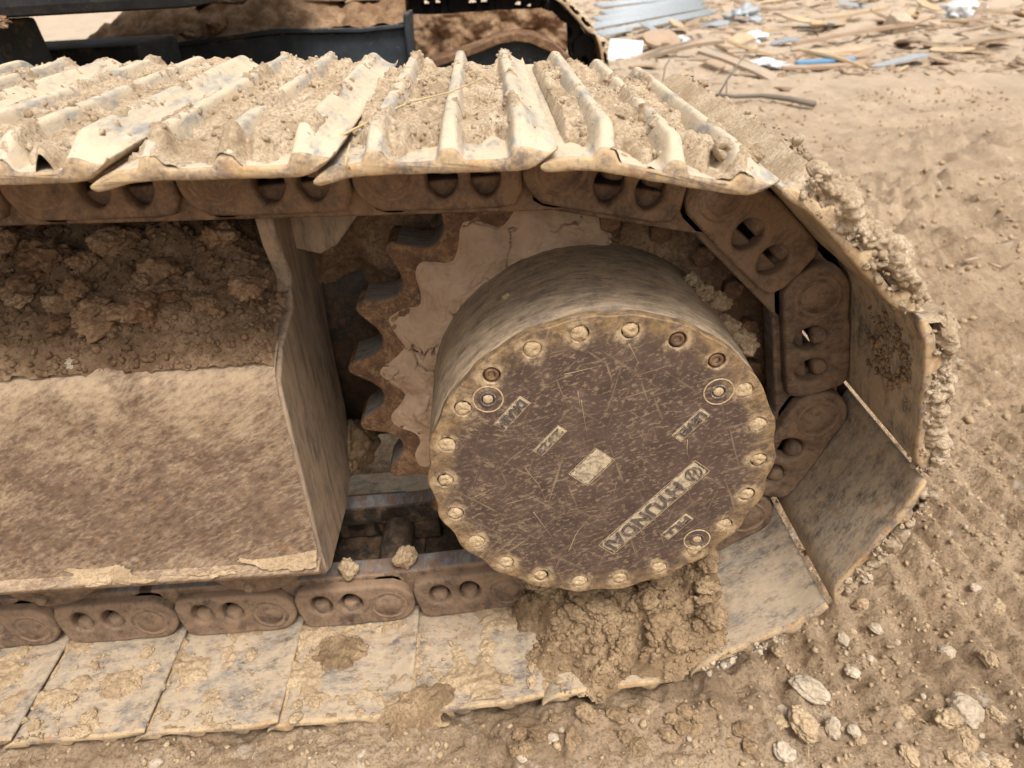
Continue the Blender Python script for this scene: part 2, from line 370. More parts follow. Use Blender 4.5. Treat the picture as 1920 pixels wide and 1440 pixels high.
def boxm(name, a, b, mat, bev=.004, warp=0, seed=0):
    bm = bmesh.new(); bmesh.ops.create_cube(bm, size=1)
    for v in bm.verts: v.co = Vector([(a[i] + b[i]) / 2 + v.co[i] * (b[i] - a[i]) for i in range(3)])
    if bev: bmesh.ops.bevel(bm, geom=list(bm.edges), offset=bev, segments=2, affect='EDGES', profile=.6)
    if warp:
        for v in bm.verts: v.co += mnoise.noise_vector(v.co * 3 + Vector((seed, 0, 0))) * warp
    me = bpy.data.meshes.new(name); bm.to_mesh(me); bm.free(); me.materials.append(mat); return me

def rod(name, pts, r, mat, label=None, cat=None, group=None, seg=6, **kw):
    V = []; F = []
    for i, p in enumerate(pts):
        d = Vector(pts[min(i + 1, len(pts) - 1)]) - Vector(pts[max(i - 1, 0)]); q = d.to_track_quat('Z', 'Y').to_matrix(); rr_ = r * (1 - .6 * i / len(pts))
        for k in range(seg): a = 2 * math.pi * k / seg; V.append(Vector(p) + q @ Vector((rr_ * math.cos(a), rr_ * math.sin(a), 0)))
    for i in range(len(pts) - 1):
        for k in range(seg): F.append((i * seg + k, i * seg + (k + 1) % seg, (i + 1) * seg + (k + 1) % seg, (i + 1) * seg + k))
    F += [tuple(range(seg))[::-1], tuple((len(pts) - 1) * seg + k for k in range(seg))]
    me = mesh(name, V, F, mat)
    return obj(name, me, label=label, cat=cat, group=group, **kw) if label else me
def zone(x, y, x0, x1, y0, y1, s=None, s0=0, s1=1):
    a = ('left', 'centre left', 'centre right', 'right')[min(3, max(0, int(4 * (x - x0) / (x1 - x0))))]; b = ('front', 'middle', 'back')[min(2, max(0, int(3 * (y - y0) / (y1 - y0))))]
    k = '' if s is None else ('small', 'medium', 'large')[min(2, max(0, int(3 * (s - s0) / (s1 - s0))))] + ' '
    return k, f'{b} {a}'
# clods ------------------------------------------------------------
def clod_mesh(name, seed, sub, amp, mat, flat=.75):
    bm = bmesh.new(); bmesh.ops.create_icosphere(bm, subdivisions=sub, radius=1)
    o = Vector((seed * 3.7, seed * 1.3, -seed * 2.1))
    for v in bm.verts:
        p = v.co.copy(); d = amp * mnoise.noise(p * 1.1 + o) + amp * .6 * mnoise.noise(p * 2.3 + o) + amp * .4 * mnoise.noise(p * 5 + o) + (amp * .16 * mnoise.noise(p * 10 + o) + amp * .10 * mnoise.noise(p * 21 + o) if sub > 2 else 0)
        c = mnoise.voronoi(p * 2.0 + o)[0][0]; d += amp * .7 * (.5 - c)
        v.co = p * (1 + d); v.co.z *= flat
    me = bpy.data.meshes.new(name); bm.to_mesh(me); bm.free(); me.materials.append(mat)
    me.polygons.foreach_set('use_smooth', [True] * len(me.polygons)); return me
CL = {}
def clods(key, n=6, sub=5, amp=.36):
    if key in ('palestone', 'greystone'): amp = .2
    if key not in CL: CL[key] = [clod_mesh('mud_clod', 11 * len(CL) + i + 1, sub, amp, M[key], .72 + .2 * random.random()) for i in range(n)]
    return CL[key]
def put_clod(name, key, loc, s, label, cat, group=None, stretch=None):
    me = random.choice(clods(key)); o = obj(name, me, None, loc, (random.uniform(-.4, .4), random.uniform(-.4, .4), random.uniform(0, 6.3)), label=label, cat=cat, group=group)
    k = stretch or (random.uniform(.8, 1.3), random.uniform(.7, 1.1), random.uniform(.65, .95)); o.scale = tuple(s * x for x in k); return o
_ico = {}
def ico(sub):
    if sub not in _ico:
        bm = bmesh.new(); bmesh.ops.create_icosphere(bm, subdivisions=sub, radius=1)
        _ico[sub] = (np.array([v.co[:] for v in bm.verts]), np.array([[v.index for v in f.verts] for f in bm.faces])); bm.free()
    return _ico[sub]
def crumbs(name, P, S, mat, sub=1, seed=0, parent=None, **kw):
    """thousands of small crumbs as one mesh"""
    rng = np.random.default_rng(seed); V0, F0 = ico(sub); n = len(P)
    q = rng.normal(size=(n, 4)); q /= np.linalg.norm(q, axis=1)[:, None]; a, b, c, d = q.T
    Rm = np.stack([1 - 2 * (c * c + d * d), 2 * (b * c - a * d), 2 * (b * d + a * c), 2 * (b * c + a * d), 1 - 2 * (b * b + d * d), 2 * (c * d - a * b), 2 * (b * d - a * c), 2 * (c * d + a * b), 1 - 2 * (b * b + c * c)], 1).reshape(n, 3, 3)
    W = V0[None] * (1 + rng.uniform(-.38, .38, (n, len(V0), 1))) * rng.uniform(.6, 1.25, (n, 1, 3))
    W = np.einsum('nij,nkj->nki', Rm, W) * np.asarray(S)[:, None, None] + np.asarray(P)[:, None]
    F = F0[None] + (np.arange(n) * len(V0))[:, None, None]
    return obj(name, npmesh(name, W.reshape(-1, 3), F.reshape(-1, 3), mat, sub > 1), parent, **kw)

# ================================================================== GROUND
P = .19; W = .56
GZ = -.036
def ground_h(x, y):
    x = np.asarray(x, float); y = np.asarray(y, float)
    z = GZ + .05 * fbm(x * .55, y * .55, 3, 3) * sm(.6, 3, np.hypot(x - .5, y - .2))
    # grouser prints left where this track has stood
    wob = .012 * gn(x * 6, y * 6, 5)
    band = sm(-.10, .0, y + wob) * (1 - sm(.58, .68, y)) * sm(.90, 1.05, x) * (1 - sm(2.6, 3.4, x))
    ph = (x + wob * 1.2 + .006 * gn(x * 15, y * 15, 8)) / .0633
    z = z + band * (.024 * np.abs(2 * (ph - np.floor(ph)) - 1) ** .9 - .012)
    # second, churned strip of prints further off
    t = y - 1.1 - .55 * (x - 1.6); b2 = sm(-.25, .1, t) * (1 - sm(.9, 1.5, t)) * sm(1.2, 1.6, x)
    q = (x * .86 + y * .5 + .05 * gn(x * 3, y * 3, 9)) / .11
    b2 = b2 * np.clip(.55 + 1.1 * fbm(x * 2.2, y * 2.2, 3, 24), .05, 1.4); wx = x + .05 * fbm(x * 7, y * 7, 2, 25); wy = y + .05 * fbm(x * 7, y * 7, 2, 26)
    z = z + b2 * (.02 * np.abs(2 * (q - np.floor(q)) - 1) + .05 * lumps(wx / .14, wy / .11, 21) + .045 * lumps(wx / .06, wy / .05, 23) + .028 * fbm(x * 16, y * 16, 3, 22) - .05)
    # crumbly surface
    m = sm(-.25, .35, fbm(x * 1.7, y * 1.7, 3, 31))
    z = z + (.30 + .65 * m) * (1 - .5 * band) * (.011 * lumps(x / .042, y / .042, 41) * sm(-.2, .3, fbm(x * 7, y * 7, 2, 42)) + .0065 * lumps(x / .017, y / .017, 43))
    z = z + .008 * fbm(x * 26, y * 26, 4, 51, .62) + .0042 * lumps(x / .0095, y / .0095, 61) * sm(-.4, .2, fbm(x * 11, y * 11, 2, 62)) - .006 * sm(.06, 0, np.abs(gn(x * 7, y * 7, 81))) * sm(.0, .4, gn(x * 3, y * 3, 82))
    z = z + .012 * fbm(x * 5, y * 5, 2, 71) - .012 * sm(.1, .25, y) * (1 - sm(.95, 1.05, x)) * (1 - sm(.6, .9, y))
    # soil pressed up beside the shoes
    z = z + .012 * sm(-.14, -.03, y) * (1 - sm(-.03, .03, y)) * (1 - sm(1.0, 1.2, x)) + .016 * sm(.55, .9, x) * (1 - sm(.9, 1.15, x)) * sm(-.12, 0, y) * (1 - sm(.5, .7, y))
    return z
def graded(lo, fa, fb, hi, step, grow):
    c = list(np.arange(fa, fb, step)); s = step
    while c[-1] < hi: s *= grow; c.append(c[-1] + s)
    s = step; l = []; k = fa
    while k > lo: s *= grow; k -= s; l.append(k)
    return np.array(l[::-1] + c)
gx = graded(-90, -.15, 2.15, 120, .0036, 1.022); gy = graded(-60, -.2, .60, 160, .0036, 1.012)
X, Y = np.meshgrid(gx, gy, indexing='ij')
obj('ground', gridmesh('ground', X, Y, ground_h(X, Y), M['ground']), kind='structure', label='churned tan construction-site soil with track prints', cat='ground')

# ================================================================== EXCAVATOR
ex = empty('excavator', (0.3, .28, GZ), label='muddy crawler excavator undercarriage with dark final drive cover and steel track', cat='excavator')
EXI = Matrix.Translation((-.3, -.28, -GZ))
def part(name, me, parent=None, **kw):
    """part in world coordinates under the excavator"""
    o = bpy.data.objects.new(name, me)
    if parent is None: o.parent = ex; o.matrix_parent_inverse = EXI
    else: o.parent = parent
    col.objects.link(o)
    for k, v in kw.items(): o[k] = v
    return o
# ---- track path
HC = (.8490, .397); SR = .322; SO = .040      # shoe face lies SO outside the pin line
pins = [(.816 - P * k, .729 + .006 * (k - 1)) for k in range(7, 0, -1)]
pins += [(HC[0] + SR * math.cos(R(a)), HC[1] + SR * math.sin(R(a)) + (.006 if a > 90 else 0)) for a in (96, 61.6, 27.3, -7, -41.6, -76.5)]
pins += [(.722 - P * k, (.058, .043, .04, .04, .04, .04, .04)[k]) for k in range(0, 7)]

# ---- shoe
def ridge(c): return [(c - .0160, .0112), (c - .0115, .0135), (c - .0085, .028), (c - .0056, .0362), (c - .0018, .038), (c + .0018, .038), (c + .0056, .0362), (c + .0085, .028)]
OUT = [(-.043, -.003), (-.039, .001), (-.024, .0085), (-.010, .0105)] + ridge(.0115) + [(.024, .0135), (.029, .0112), (.043, .0105)] + ridge(.0755) + [(.088, .0135), (.093, .0112), (.107, .0105)] + ridge(.1385)[:-1] + [(.152, .0290), (.159, .0245), (.1645, .0225)]
INN = [(.1690, .0205), (.1685, .0175), (.161, .0115), (.150, .004), (.140, .001), (.128, 0), (.10, 0), (.08, 0), (.06, 0), (.04, 0), (.02, 0), (.005, -.0003), (-.012, -.002), (-.027, -.0060), (-.038, -.008), (-.043, -.006)]
def catmull(pts, k):
    out = []
    for i in range(len(pts) - 1):
        p0, p1, p2, p3 = [np.array(pts[min(max(j, 0), len(pts) - 1)]) for j in (i - 1, i, i + 1, i + 2)]
        for t in np.linspace(0, 1, k, endpoint=False):
            out.append(.5 * (2 * p1 + (p2 - p0) * t + (2 * p0 - 5 * p1 + 4 * p2 - p3) * t * t + (3 * p1 - p0 - 3 * p2 + p3) * t ** 3))
    out.append(np.array(pts[-1])); return out
OC = np.array(catmull(OUT, 3)); IC = np.array(catmull(INN, 2))
def gfall(y):                       # grousers slope down to the ends of the shoe
    e = np.minimum(y, W - y); return .34 + .66 * sm(.0, .042, e) ** .8
def shoe_out(u, y):
    w_ = np.interp(u, OC[:, 0], OC[:, 1]); return np.where(w_ > .011, .011 + (w_ - .011) * gfall(y), w_)
def shoe_mesh(seed=0, ny=34):
    ys = np.concatenate([[0, .0012, .004], np.linspace(.009, .07, 10), np.linspace(.09, W - .09, ny - 26), np.linspace(W - .07, W - .009, 10), [W - .004, W - .0012, W]])
    ring = np.concatenate([OC, IC]); n = len(ring); no = len(OC); V = []
    for y in ys:
        e = min(y, W - y); k = 1 if e > .0039 else (.6 if e < .001 else .88)
        o = ring.copy(); t = o[:no]
        t[:, 1] = np.where(t[:, 1] > .011, .011 + (t[:, 1] - .011) * gfall(np.array(y)), t[:, 1])
        c = np.interp(o[:, 0], np.sort(ring[no:, 0]), ring[no:, 1][np.argsort(ring[no:, 0])]) + .0045
        o[:, 1] = np.where(np.arange(n) < no, c + (o[:, 1] - c) * (k if e < .004 else 1), c + (o[:, 1] - c) * k)
        yy = y + (.0022 * gn(o[:, 0] * 40, o[:, 0] * 0 + seed, seed) if e < .02 else 0)
        dent = .0007 * gn(o[:, 0] * 30 + seed, o[:, 0] * 0 + y * 22, seed + 3)
        V.append(np.stack([o[:, 0], np.full(n, 0.) + yy, o[:, 1] + dent], 1))
    V = np.concatenate(V); F = []; I = []
    m = len(ys)
    for j in range(m - 1):
        for i in range(n):
            k = (i + 1) % n; F.append((j * n + i, j * n + k, (j + 1) * n + k, (j + 1) * n + i))
            I.append(2 if (j < 2 or j > m - 4) else (0 if i < no else (3 if .185 < ys[j] < .37 else 1)))
    F.append(tuple(range(n))[::-1]); F.append(tuple((m - 1) * n + i for i in range(n))); I += [2, 2]
    me = mesh('track_shoe', V, F, [M['shoe'], M['shoe_in'], M['rim'], M['dark_steel']]); me.polygons.foreach_set('material_index', I)
    bm = bmesh.new(); bm.from_mesh(me); bmesh.ops.recalc_face_normals(bm, faces=bm.faces); bm.to_mesh(me); bm.free(); return me
SHOES = [shoe_mesh(s) for s in (1, 2, 3)]
def caked(seed, fill, crust, near=.05, rk=1.):
    """dried mud lying between and over the grousers of one shoe, in the shoe's own frame"""
    u = np.linspace(-.040, .162, 106); y = np.linspace(.002, W - .002, 262); U, Yv = np.meshgrid(u, y, indexing='ij')
    S = shoe_out(U, Yv); s = seed * 13
    big = fbm(U * 16, Yv * 9, 3, s); lv = fill + .36 * big * min(1, rk * 1.2)
    nb = near * (.75 + .9 * fbm(U * 22, Yv * 0 + seed, 2, s + 4)); e = np.minimum(Yv, W - Yv)
    lv = lv * sm(nb - .012, nb + .012, e)
    rough = .0045 * lumps(U / .021, Yv / .024, s + 5) + .0028 * lumps(U / .009, Yv / .009, s + 6) + .0035 * fbm(U * 55, Yv * 55, 3, s + 7)
    rough = rough * rk
    fillz = .0085 + .0265 * np.clip(lv, -.2, 1.05) + rough * 1.0 - .004
    cm = fbm(U * 20 + 3, Yv * 12, 4, s + 9) + crust
    crz = S - .003 + np.clip(cm, 0, .5) * .008 + (.0022 * lumps(U / .007, Yv / .007, s + 10) + .002 * fbm(U * 90, Yv * 90, 2, s + 11)) * sm(0, .12, cm)
    Z = np.maximum(np.where(lv > .06, fillz, S - .003), crz)
    Z = np.where((U < (-.02 if rk == 1 else -.038)) | (U > .150), S - .004, Z)
    global CAKE
    CAKE = lambda a, b: Z[np.clip(((a - u[0]) / (u[1] - u[0])).round().astype(int), 0, len(u) - 1), np.clip(((b - y[0]) / (y[1] - y[0])).round().astype(int), 0, len(y) - 1)]
    return gridmesh('caked_mud', U, Yv, Z, M['mud'], flip=True, keep=Z > S - .0032, grow=True)

# ---- link
def arc(cx, cz, r, a0, a1, n): return [(cx + r * math.cos(R(a0 + (a1 - a0) * i / n)), cz + r * math.sin(R(a0 + (a1 - a0) * i / n))) for i in range(n + 1)]
def window(cu_, cz, rx, rz): return [(cu_ + rx * math.cos(t) * (1 + .12 * math.sin(t)), cz + rz * math.sin(t)) for t in [2 * math.pi * i / 26 for i in range(26)]]
def link_mesh(sgn):
    """sgn +1: link nearer the camera (boss outwards = -y)"""
    outer = arc(0, -.004, .042, 95, 235, 18) + [(-.012, -.0450), (.03, -.046), (.12, -.0455), (.140, -.042), (.147, -.025), (.146, .0), (.141, .028), (.133, .037), (.12, .0395), (.05, .0395), (.04, .0375), (.03, .0365), (.016, .0378)]
    railo = [(-.02, -.02), (-.03, -.035), (-.024, -.050), (-.01, -.055), (.165, -.055), (.2, -.055), (.215, -.048), (.222, -.03), (.222, -.015), (.16, -.01)]
    inner = [(.118, -.047), (.165, -.052), (.19, -.0505)] + arc(.19, -.004, .039, -60, 85, 16) + [(.165, .034), (.14, .036), (.118, .036)]
    hs_ = [window(.058, -.012, .0172, .0205), window(.106, -.012, .0168, .0205)]
    f = lambda a, b: (a, b) if sgn > 0 else (W - b, W - a)
    a = slab('track_link', [outer] + hs_, *f(.164, .192), M['link'], .006, 3)
    b = slab('track_link', [inner], *f(.188, .214), M['link'], .005, 3)
    c = slab('track_link', [railo], *f(.181, .218), M['link'], .004, 3)
    me = join('track_link', [a, b, c]); me.materials.append(M['rail'])
    for p in me.polygons:
        if p.normal.z < -.86 and p.center.z < -.0535: p.material_index = 1
    return me
LNK = {1: link_mesh(1), -1: link_mesh(-1)}
LNK[-1].materials[0] = M['dark_steel']
def mirror_y(me, name):
    m = me.copy(); m.transform(Matrix.Translation((0, W, 0)) @ Matrix.Scale(-1, 4, (0, 1, 0))); m.flip_normals(); m.name = name; return m
PIN = join('pin', [cyl('p', (0, .1625, -.003), (0, .170, -.003), .0225, .0225, M['link'], 28, .003), torus('t', (0, .1645, -.003), .0275, .0030, M['link'], 36, 8, .45)])
def nutm(u): return cyl('nut', (u, .1815, .0365), (u, .1815, -.0065), .0145, .0135, M['link'], 6 if False else 16, .003)
NUT = [nutm(.061), nutm(.109)]
PINm, NUTm = mirror_y(PIN, 'pin'), [mirror_y(x, 'nut') for x in NUT]
BUSH = cyl('bushing', (0, .190, 0), (0, .370, 0), .0285, .0285, M['dark_steel'], 24, .002)
BOLT = join('shoe_bolt', [cyl('b', (u, y, .008), (u, y, .0155), .0145, .0125, M['shoe'], 6, .002) for u, y in ((.043, .20), )])
def caked_for(i): return {2: (.6, -.1, .03), 3: (.6, -.08, .03), 4: (.66, -.10, .04), 5: (.62, -.12, .045), 6: (.50, -.22, .075), 7: (.55, -.2, .06), 8: (.92, .0, .02, .3), 9: (.9, .1, .01, .4), 10: (.7, .1, .0)}.get(i)
for i in range(len(pins) - 1):
    (x0, z0), (x1, z1) = pins[i], pins[i + 1]; th = -math.atan2(z1 - z0, x1 - x0)
    mw = Matrix.Translation((x0, 0, z0)) @ Matrix.Rotation(th, 4, 'Y')
    s = part('track_shoe', SHOES[i % 3]); s.matrix_basis = mw @ Matrix.Translation((0, 0, SO))
    ck = caked_for(i)
    if ck:
        part('caked_mud', caked(i + 1, *ck), s, kind='stuff')
        rg = np.random.default_rng(i); n_ = 1500 if i < 8 else 2600; u = rg.uniform(-.03, .16, n_); y = rg.uniform(.03 if i < 8 else .0, .54, n_); k = fbm(u * 22, y * 22, 3, i) > (-.05 if i < 8 else -.3); u, y = u[k], y[k]
        sz = .0010 * (6.5 if i > 7 else 5.0) ** (rg.uniform(0, 1, len(u)) ** 2.0); lev = CAKE(u, y)
        crumbs('mud_crumbs', np.stack([u, y, lev + sz * .1], 1), sz, M['mud'], 1, i, s, kind='stuff')
    if ck or i < 3:
        for u, y in ((.043, .175), (.107, .175), (.043, .385), (.107, .385)):
            b = part('shoe_bolt', BOLT, s); b.location = (u - .043, y - .20, 0)
    for sg in (1, -1):
        l = part('track_link', LNK[sg]); l.matrix_basis = mw
        part('pin', PIN if sg > 0 else PINm, l)
        for k in (0, 1): part('nut', NUT[k] if sg > 0 else NUTm[k], l)
    b = part('bushing', BUSH); b.matrix_basis = mw

# ---- sprocket
def gear():
    out = []; n = 21; st = 360 / n
    for k in range(n):
        c = 147.3 + st * k                                  # valley centre
        for t, r in ((-.5, .3315), (-.44, .3305), (-.39, .324), (-.33, .3125), (-.25, .2985), (-.14, .2885), (0, .2855), (.14, .2885), (.25, .2985), (.33, .3125), (.39, .324), (.44, .3305)):
            a = R(c + st * t); out.append((HC[0] + r * math.cos(a), HC[1] + r * math.sin(a)))
    return out
sp = slab('sprocket', [gear()], .246, .312, [M['rust'], M['worn']], .004, 3)
for p in sp.polygons:
    c = p.center; r = math.hypot(c.x - HC[0], c.z - HC[1])
    if abs(p.normal.y) < .45 and r < .322: p.material_index = 1
spo = part('sprocket', sp)
flange = lathe('sprocket_flange', [(.20, .2448), (.282, .2448)], HC, M['rust'], 96)
part('flange', flange, spo)
fb = join('flange_bolt', [cyl('b', (0, .2265, 0), (0, .2455, 0), .0150, .0150, M['rust'], 6, .0015)])
for k in range(6):
    a = R(2 + 16 * k); o = part('flange_bolt', fb, spo); o.location = (HC[0] + .240 * math.cos(a), 0, HC[1] + .240 * math.sin(a)); o.rotation_euler = (0, random.random(), 0)
# ---- travel motor and brackets behind the sprocket
part('travel_motor', lathe('travel_motor', [(.001, .56), (.14, .56), (.165, .545), (.175, .52), (.175, .40), (.21, .385), (.235, .37), (.235, .31)], HC, M['dark_steel'], 48))

# ---- final drive housing and cover
FY = .0372; HR = .2053; CX, CZ = .8482, .397
def HM(x, z): return CX + (x - .8504) * .9814, CZ + (z - .3863) * .9814
hubm = lathe('final_drive', [(HR + .004, .262), (HR + .004, .235), (HR + .003, .20), (HR + .0025, .12), (HR + .002, .085), (HR + .0005, .078), (HR + .001, .068), (HR - .0008, FY + .0135), (.05, FY + .0135)], (CX, CZ), M['hubside'], 180,
              lambda a, k: .004 * float(gn(np.array(a * 3.), np.array(k * .3), 5)) if k < 7 else 0)
hub = part('final_drive', hubm)
ST = 360 / 22
rim = []
for i in range(352):
    a = 2 * math.pi * i / 352
    sc_ = .0022 * math.cos(22 * (a - R(82))) if math.sin(a) < .3 else .0008 * math.cos(22 * (a - R(82)))
    r = HR + sc_ + .0012 * mnoise.noise(Vector((math.cos(a) * 9, math.sin(a) * 9, 2)))
    rim.append((CX + r * math.cos(a), CZ + r * math.sin(a)))
bp = [(CX + (.187) * math.cos(R(82 + ST * k)), CZ + (.187) * math.sin(R(82 + ST * k))) for k in range(22)]
plugs = [HM(*q) for q in ((.719, .499), (.981, .490), (.977, .261))]
cover = slab('cover', [rim] + [circ(x, z, .0098, 24) for x, z in bp] + [circ(x, z, .0068, 20) for x, z in plugs], FY, FY + .0135, M['hubface'], .0016, 2)
cov = part('cover', cover, hub)
bare = (0, 1, 4, 5, 9, 13, 17, 20)        # where the socket of the bolt still shows
for k, (x, z) in enumerate(bp):
    if k in (21, 20, 3):
        me = join('cover_bolt', [torus('t', (x, FY + .003, z), .0058, .0024, M['rust'], 24, 8), cyl('c', (x, FY + .012, z), (x, FY + .0045, z), .009, .0085, M['boltmud'], 20, .001)])
    else:
        n_, mm = 18, 5; rb = random.uniform(.0088, .0118); x += random.uniform(-.0012, .0012); z -= random.uniform(0, .0016); V = [(x, FY + .0003, z)]; F = []
        for j in range(1, mm + 1):
            for i in range(n_):
                a = 2 * math.pi * i / n_; r = rb * j / mm * (1 + .35 * mnoise.noise(Vector((math.cos(a) * 2 + k, math.sin(a) * 2, 1))))
                V.append((x + r * math.cos(a), FY - .0005 + .0030 * (j / mm) ** 4 + .0016 * mnoise.noise(Vector((x + r * math.cos(a), k, z + r * math.sin(a))) * 190), z + r * math.sin(a)))
        F += [(0, 1 + (i + 1) % n_, 1 + i) for i in range(n_)]
        for j in range(mm - 1):
            for i in range(n_): F.append((1 + j * n_ + i, 1 + j * n_ + (i + 1) % n_, 1 + (j + 1) * n_ + (i + 1) % n_, 1 + (j + 1) * n_ + i))
        me = mesh('cover_bolt', V, F, M['boltmud'])
    part('cover_bolt', me, hub)
for x, z in plugs:
    part('oil_plug', join('oil_plug', [torus('r', (x, FY + .0004, z), .0166, .0011, M['boltmud'], 48, 6, .9), cyl('c', (x, FY + .008, z), (x, FY - .0006, z), .0066, .0058, M['boltmud'], 18, .001), torus('q', (x, FY, z), .0085, .0012, M['letter'], 24, 6)]), hub)
# cast lettering
def lettering(txt, ctr, length, ht, ang, pad=1.0, logo=False):
    d = Vector((math.cos(R(ang)), 0, math.sin(R(ang)))); u_ = Vector((-d.z, 0, d.x))
    ctr = HM(*ctr); c = Vector((ctr[0], FY, ctr[1]))
    # shallow mud-filled frame
    fr = [(-length / 2, -ht / 2), (length / 2, -ht / 2), (length / 2, ht / 2), (-length / 2, ht / 2)]
    N = 26; Mv = 8; V = []; F = []
    for i in range(N + 1):
        for j in range(Mv + 1):
            a = (i / N - .5) * length; b = (j / Mv - .5) * ht; ed = min(i, N - i, j, Mv - j)
            jit = .0006 * mnoise.noise(Vector((a * 200, b * 200, ang + length * 99)))
            V.append(c + d * (a + jit) + u_ * (b + jit) + Vector((0, -.0004 - .0004 * mnoise.noise(Vector((a * 260, b * 260, 3))) - (.0005 if ed == 0 else 0) + (.0012 if ed == 0 else 0), 0)))
    for i in range(N):
        for j in range(Mv): k = i * (Mv + 1) + j; F.append((k, k + 1, k + Mv + 2, k + Mv + 1))
    pl = part('name_plate' if txt else 'blank_plate', mesh('plate', V, F, M['plaque']), hub)
    # raised border
    bt = .0004; bars = []
    for (x0, y0), (x1, y1) in zip(fr, fr[1:] + fr[:1]):
        p0 = c + d * x0 + u_ * y0; p1 = c + d * x1 + u_ * y1; bars.append(cyl('bar', p0, p1, bt, bt, M['boltmud'], 6, .0002))
    part('plate_border', join('plate_border', bars), hub)
    if not txt: return
    cv = bpy.data.curves.new('txt', 'FONT'); cv.body = txt; cv.size = 1; cv.extrude = .03; cv.offset = .018; cv.align_x = 'CENTER'; cv.align_y = 'CENTER'
    o = bpy.data.objects.new('tmp', cv); col.objects.link(o); me = bpy.data.meshes.new_from_object(o.evaluated_get(bpy.context.evaluated_depsgraph_get())); bpy.data.objects.remove(o)
    vs_ = [v.co for v in me.vertices]; xs = [v.x for v in vs_]; ys_ = [v.y for v in vs_]
    L0 = -length / 2 + (length * .17 if logo else 0); kx = (length / 2 - L0) * .90 / (max(xs) - min(xs)); ky = ht * .74 / (max(ys_) - min(ys_))
    cxm, cym = (max(xs) + min(xs)) / 2, (max(ys_) + min(ys_)) / 2; mid = (L0 + length / 2) / 2
    me.transform(Matrix(((kx, 0, 0, -cxm * kx), (0, ky, 0, -cym * ky), (0, 0, .03, 0), (0, 0, 0, 1))))
    for v in me.vertices: v.co = c + d * (v.co.x + mid) + u_ * v.co.y + Vector((0, -.0012 - v.co.z, 0))
    me.materials.clear(); me.materials.append(M['letter']); part('lettering', me, hub)
    if logo:
        lc = c + d * (-length / 2 + length * .085); V = []
        ov = [(.0085 * math.cos(2 * math.pi * i / 32) * 1.15, .0095 * math.sin(2 * math.pi * i / 32)) for i in range(32)]
        bars = [cyl('b', lc + d * ov[i][0] + u_ * ov[i][1] + Vector((0, -.001, 0)), lc + d * ov[(i + 1) % 32][0] + u_ * ov[(i + 1) % 32][1] + Vector((0, -.001, 0)), .0011, .0011, M['letter'], 6, .0002) for i in range(32)]
        for a, b in (((-.005, -.0075), (-.002, .0075)), ((.002, -.0075), (.005, .0075)), ((-.0035, -.001), (.0035, .001))):
            bars.append(cyl('b', lc + d * a[0] + u_ * a[1] + Vector((0, -.001, 0)), lc + d * b[0] + u_ * b[1] + Vector((0, -.001, 0)), .0014, .0014, M['letter'], 6, .0002))
        part('emblem', join('emblem', bars), hub)
lettering('HYUNDAI', (.9152, .319), .1704, .026, -131.3, logo=True)
lettering('LEVEL', (.953, .446), .047, .0148, -131); lettering('FILL', (.949, .2865), .044, .0138, -131)
lettering('DRAIN', (.745, .4778), .047, .0150, -131); lettering('2323', (.7875, .4358), .045, .0130, -131)
lettering('', (.8372, .3928), .0481, .030, -131)

SCR = [[(0.824, 0.491), (0.829, 0.454), (0.835, 0.413)], [(0.82, 0.502), (0.826, 0.461)], [(0.808, 0.524), (0.788, 0.514), (0.77, 0.504)], [(0.806, 0.526), (0.836, 0.532), (0.859, 0.538)], [(0.876, 0.56), (0.883, 0.544), (0.889, 0.529)], [(0.757, 0.398), (0.773, 0.37), (0.785, 0.33), (0.786, 0.299), (0.782, 0.271)], [(0.765, 0.327), (0.784, 0.289), (0.801, 0.25)], [(0.723, 0.366), (0.745, 0.329), (0.764, 0.291)], [(0.69, 0.356), (0.72, 0.37), (0.757, 0.38)], [(0.732, 0.343), (0.759, 0.35), (0.792, 0.356)], [(0.808, 0.254), (0.822, 0.291), (0.839, 0.317)], [(0.951, 0.425), (0.952, 0.405), (0.96, 0.387)], [(0.894, 0.437), (0.907, 0.417), (0.916, 0.398)], [(0.868, 0.367), (0.865, 0.341), (0.859, 0.324)], [(0.832, 0.322), (0.849, 0.323), (0.866, 0.322)], [(0.855, 0.489), (0.87, 0.473), (0.881, 0.461)], [(0.976, 0.366), (0.996, 0.36), (1.021, 0.346)], [(0.773, 0.403), (0.806, 0.425), (0.821, 0.447)], [(0.89, 0.386), (0.897, 0.368), (0.906, 0.342)], [(0.766, 0.561), (0.789, 0.539), (0.808, 0.524)]]
part('scratch_marks', join('scratch_marks', [rod('s', [(x + .0012 * gn(np.array(x * 90), np.array(j * 1.), 3), FY + .0003, z) for x, z in [(np.interp(t, np.linspace(0, 1, len(l)), [q[0] for q in l]), np.interp(t, np.linspace(0, 1, len(l)), [q[1] for q in l])) for t in np.linspace(0, 1, 14)]], random.uniform(.0003, .0006), M['boltmud']) for j, l in enumerate([[HM(*q) for q in l] for l in SCR])]), hub, kind='stuff')

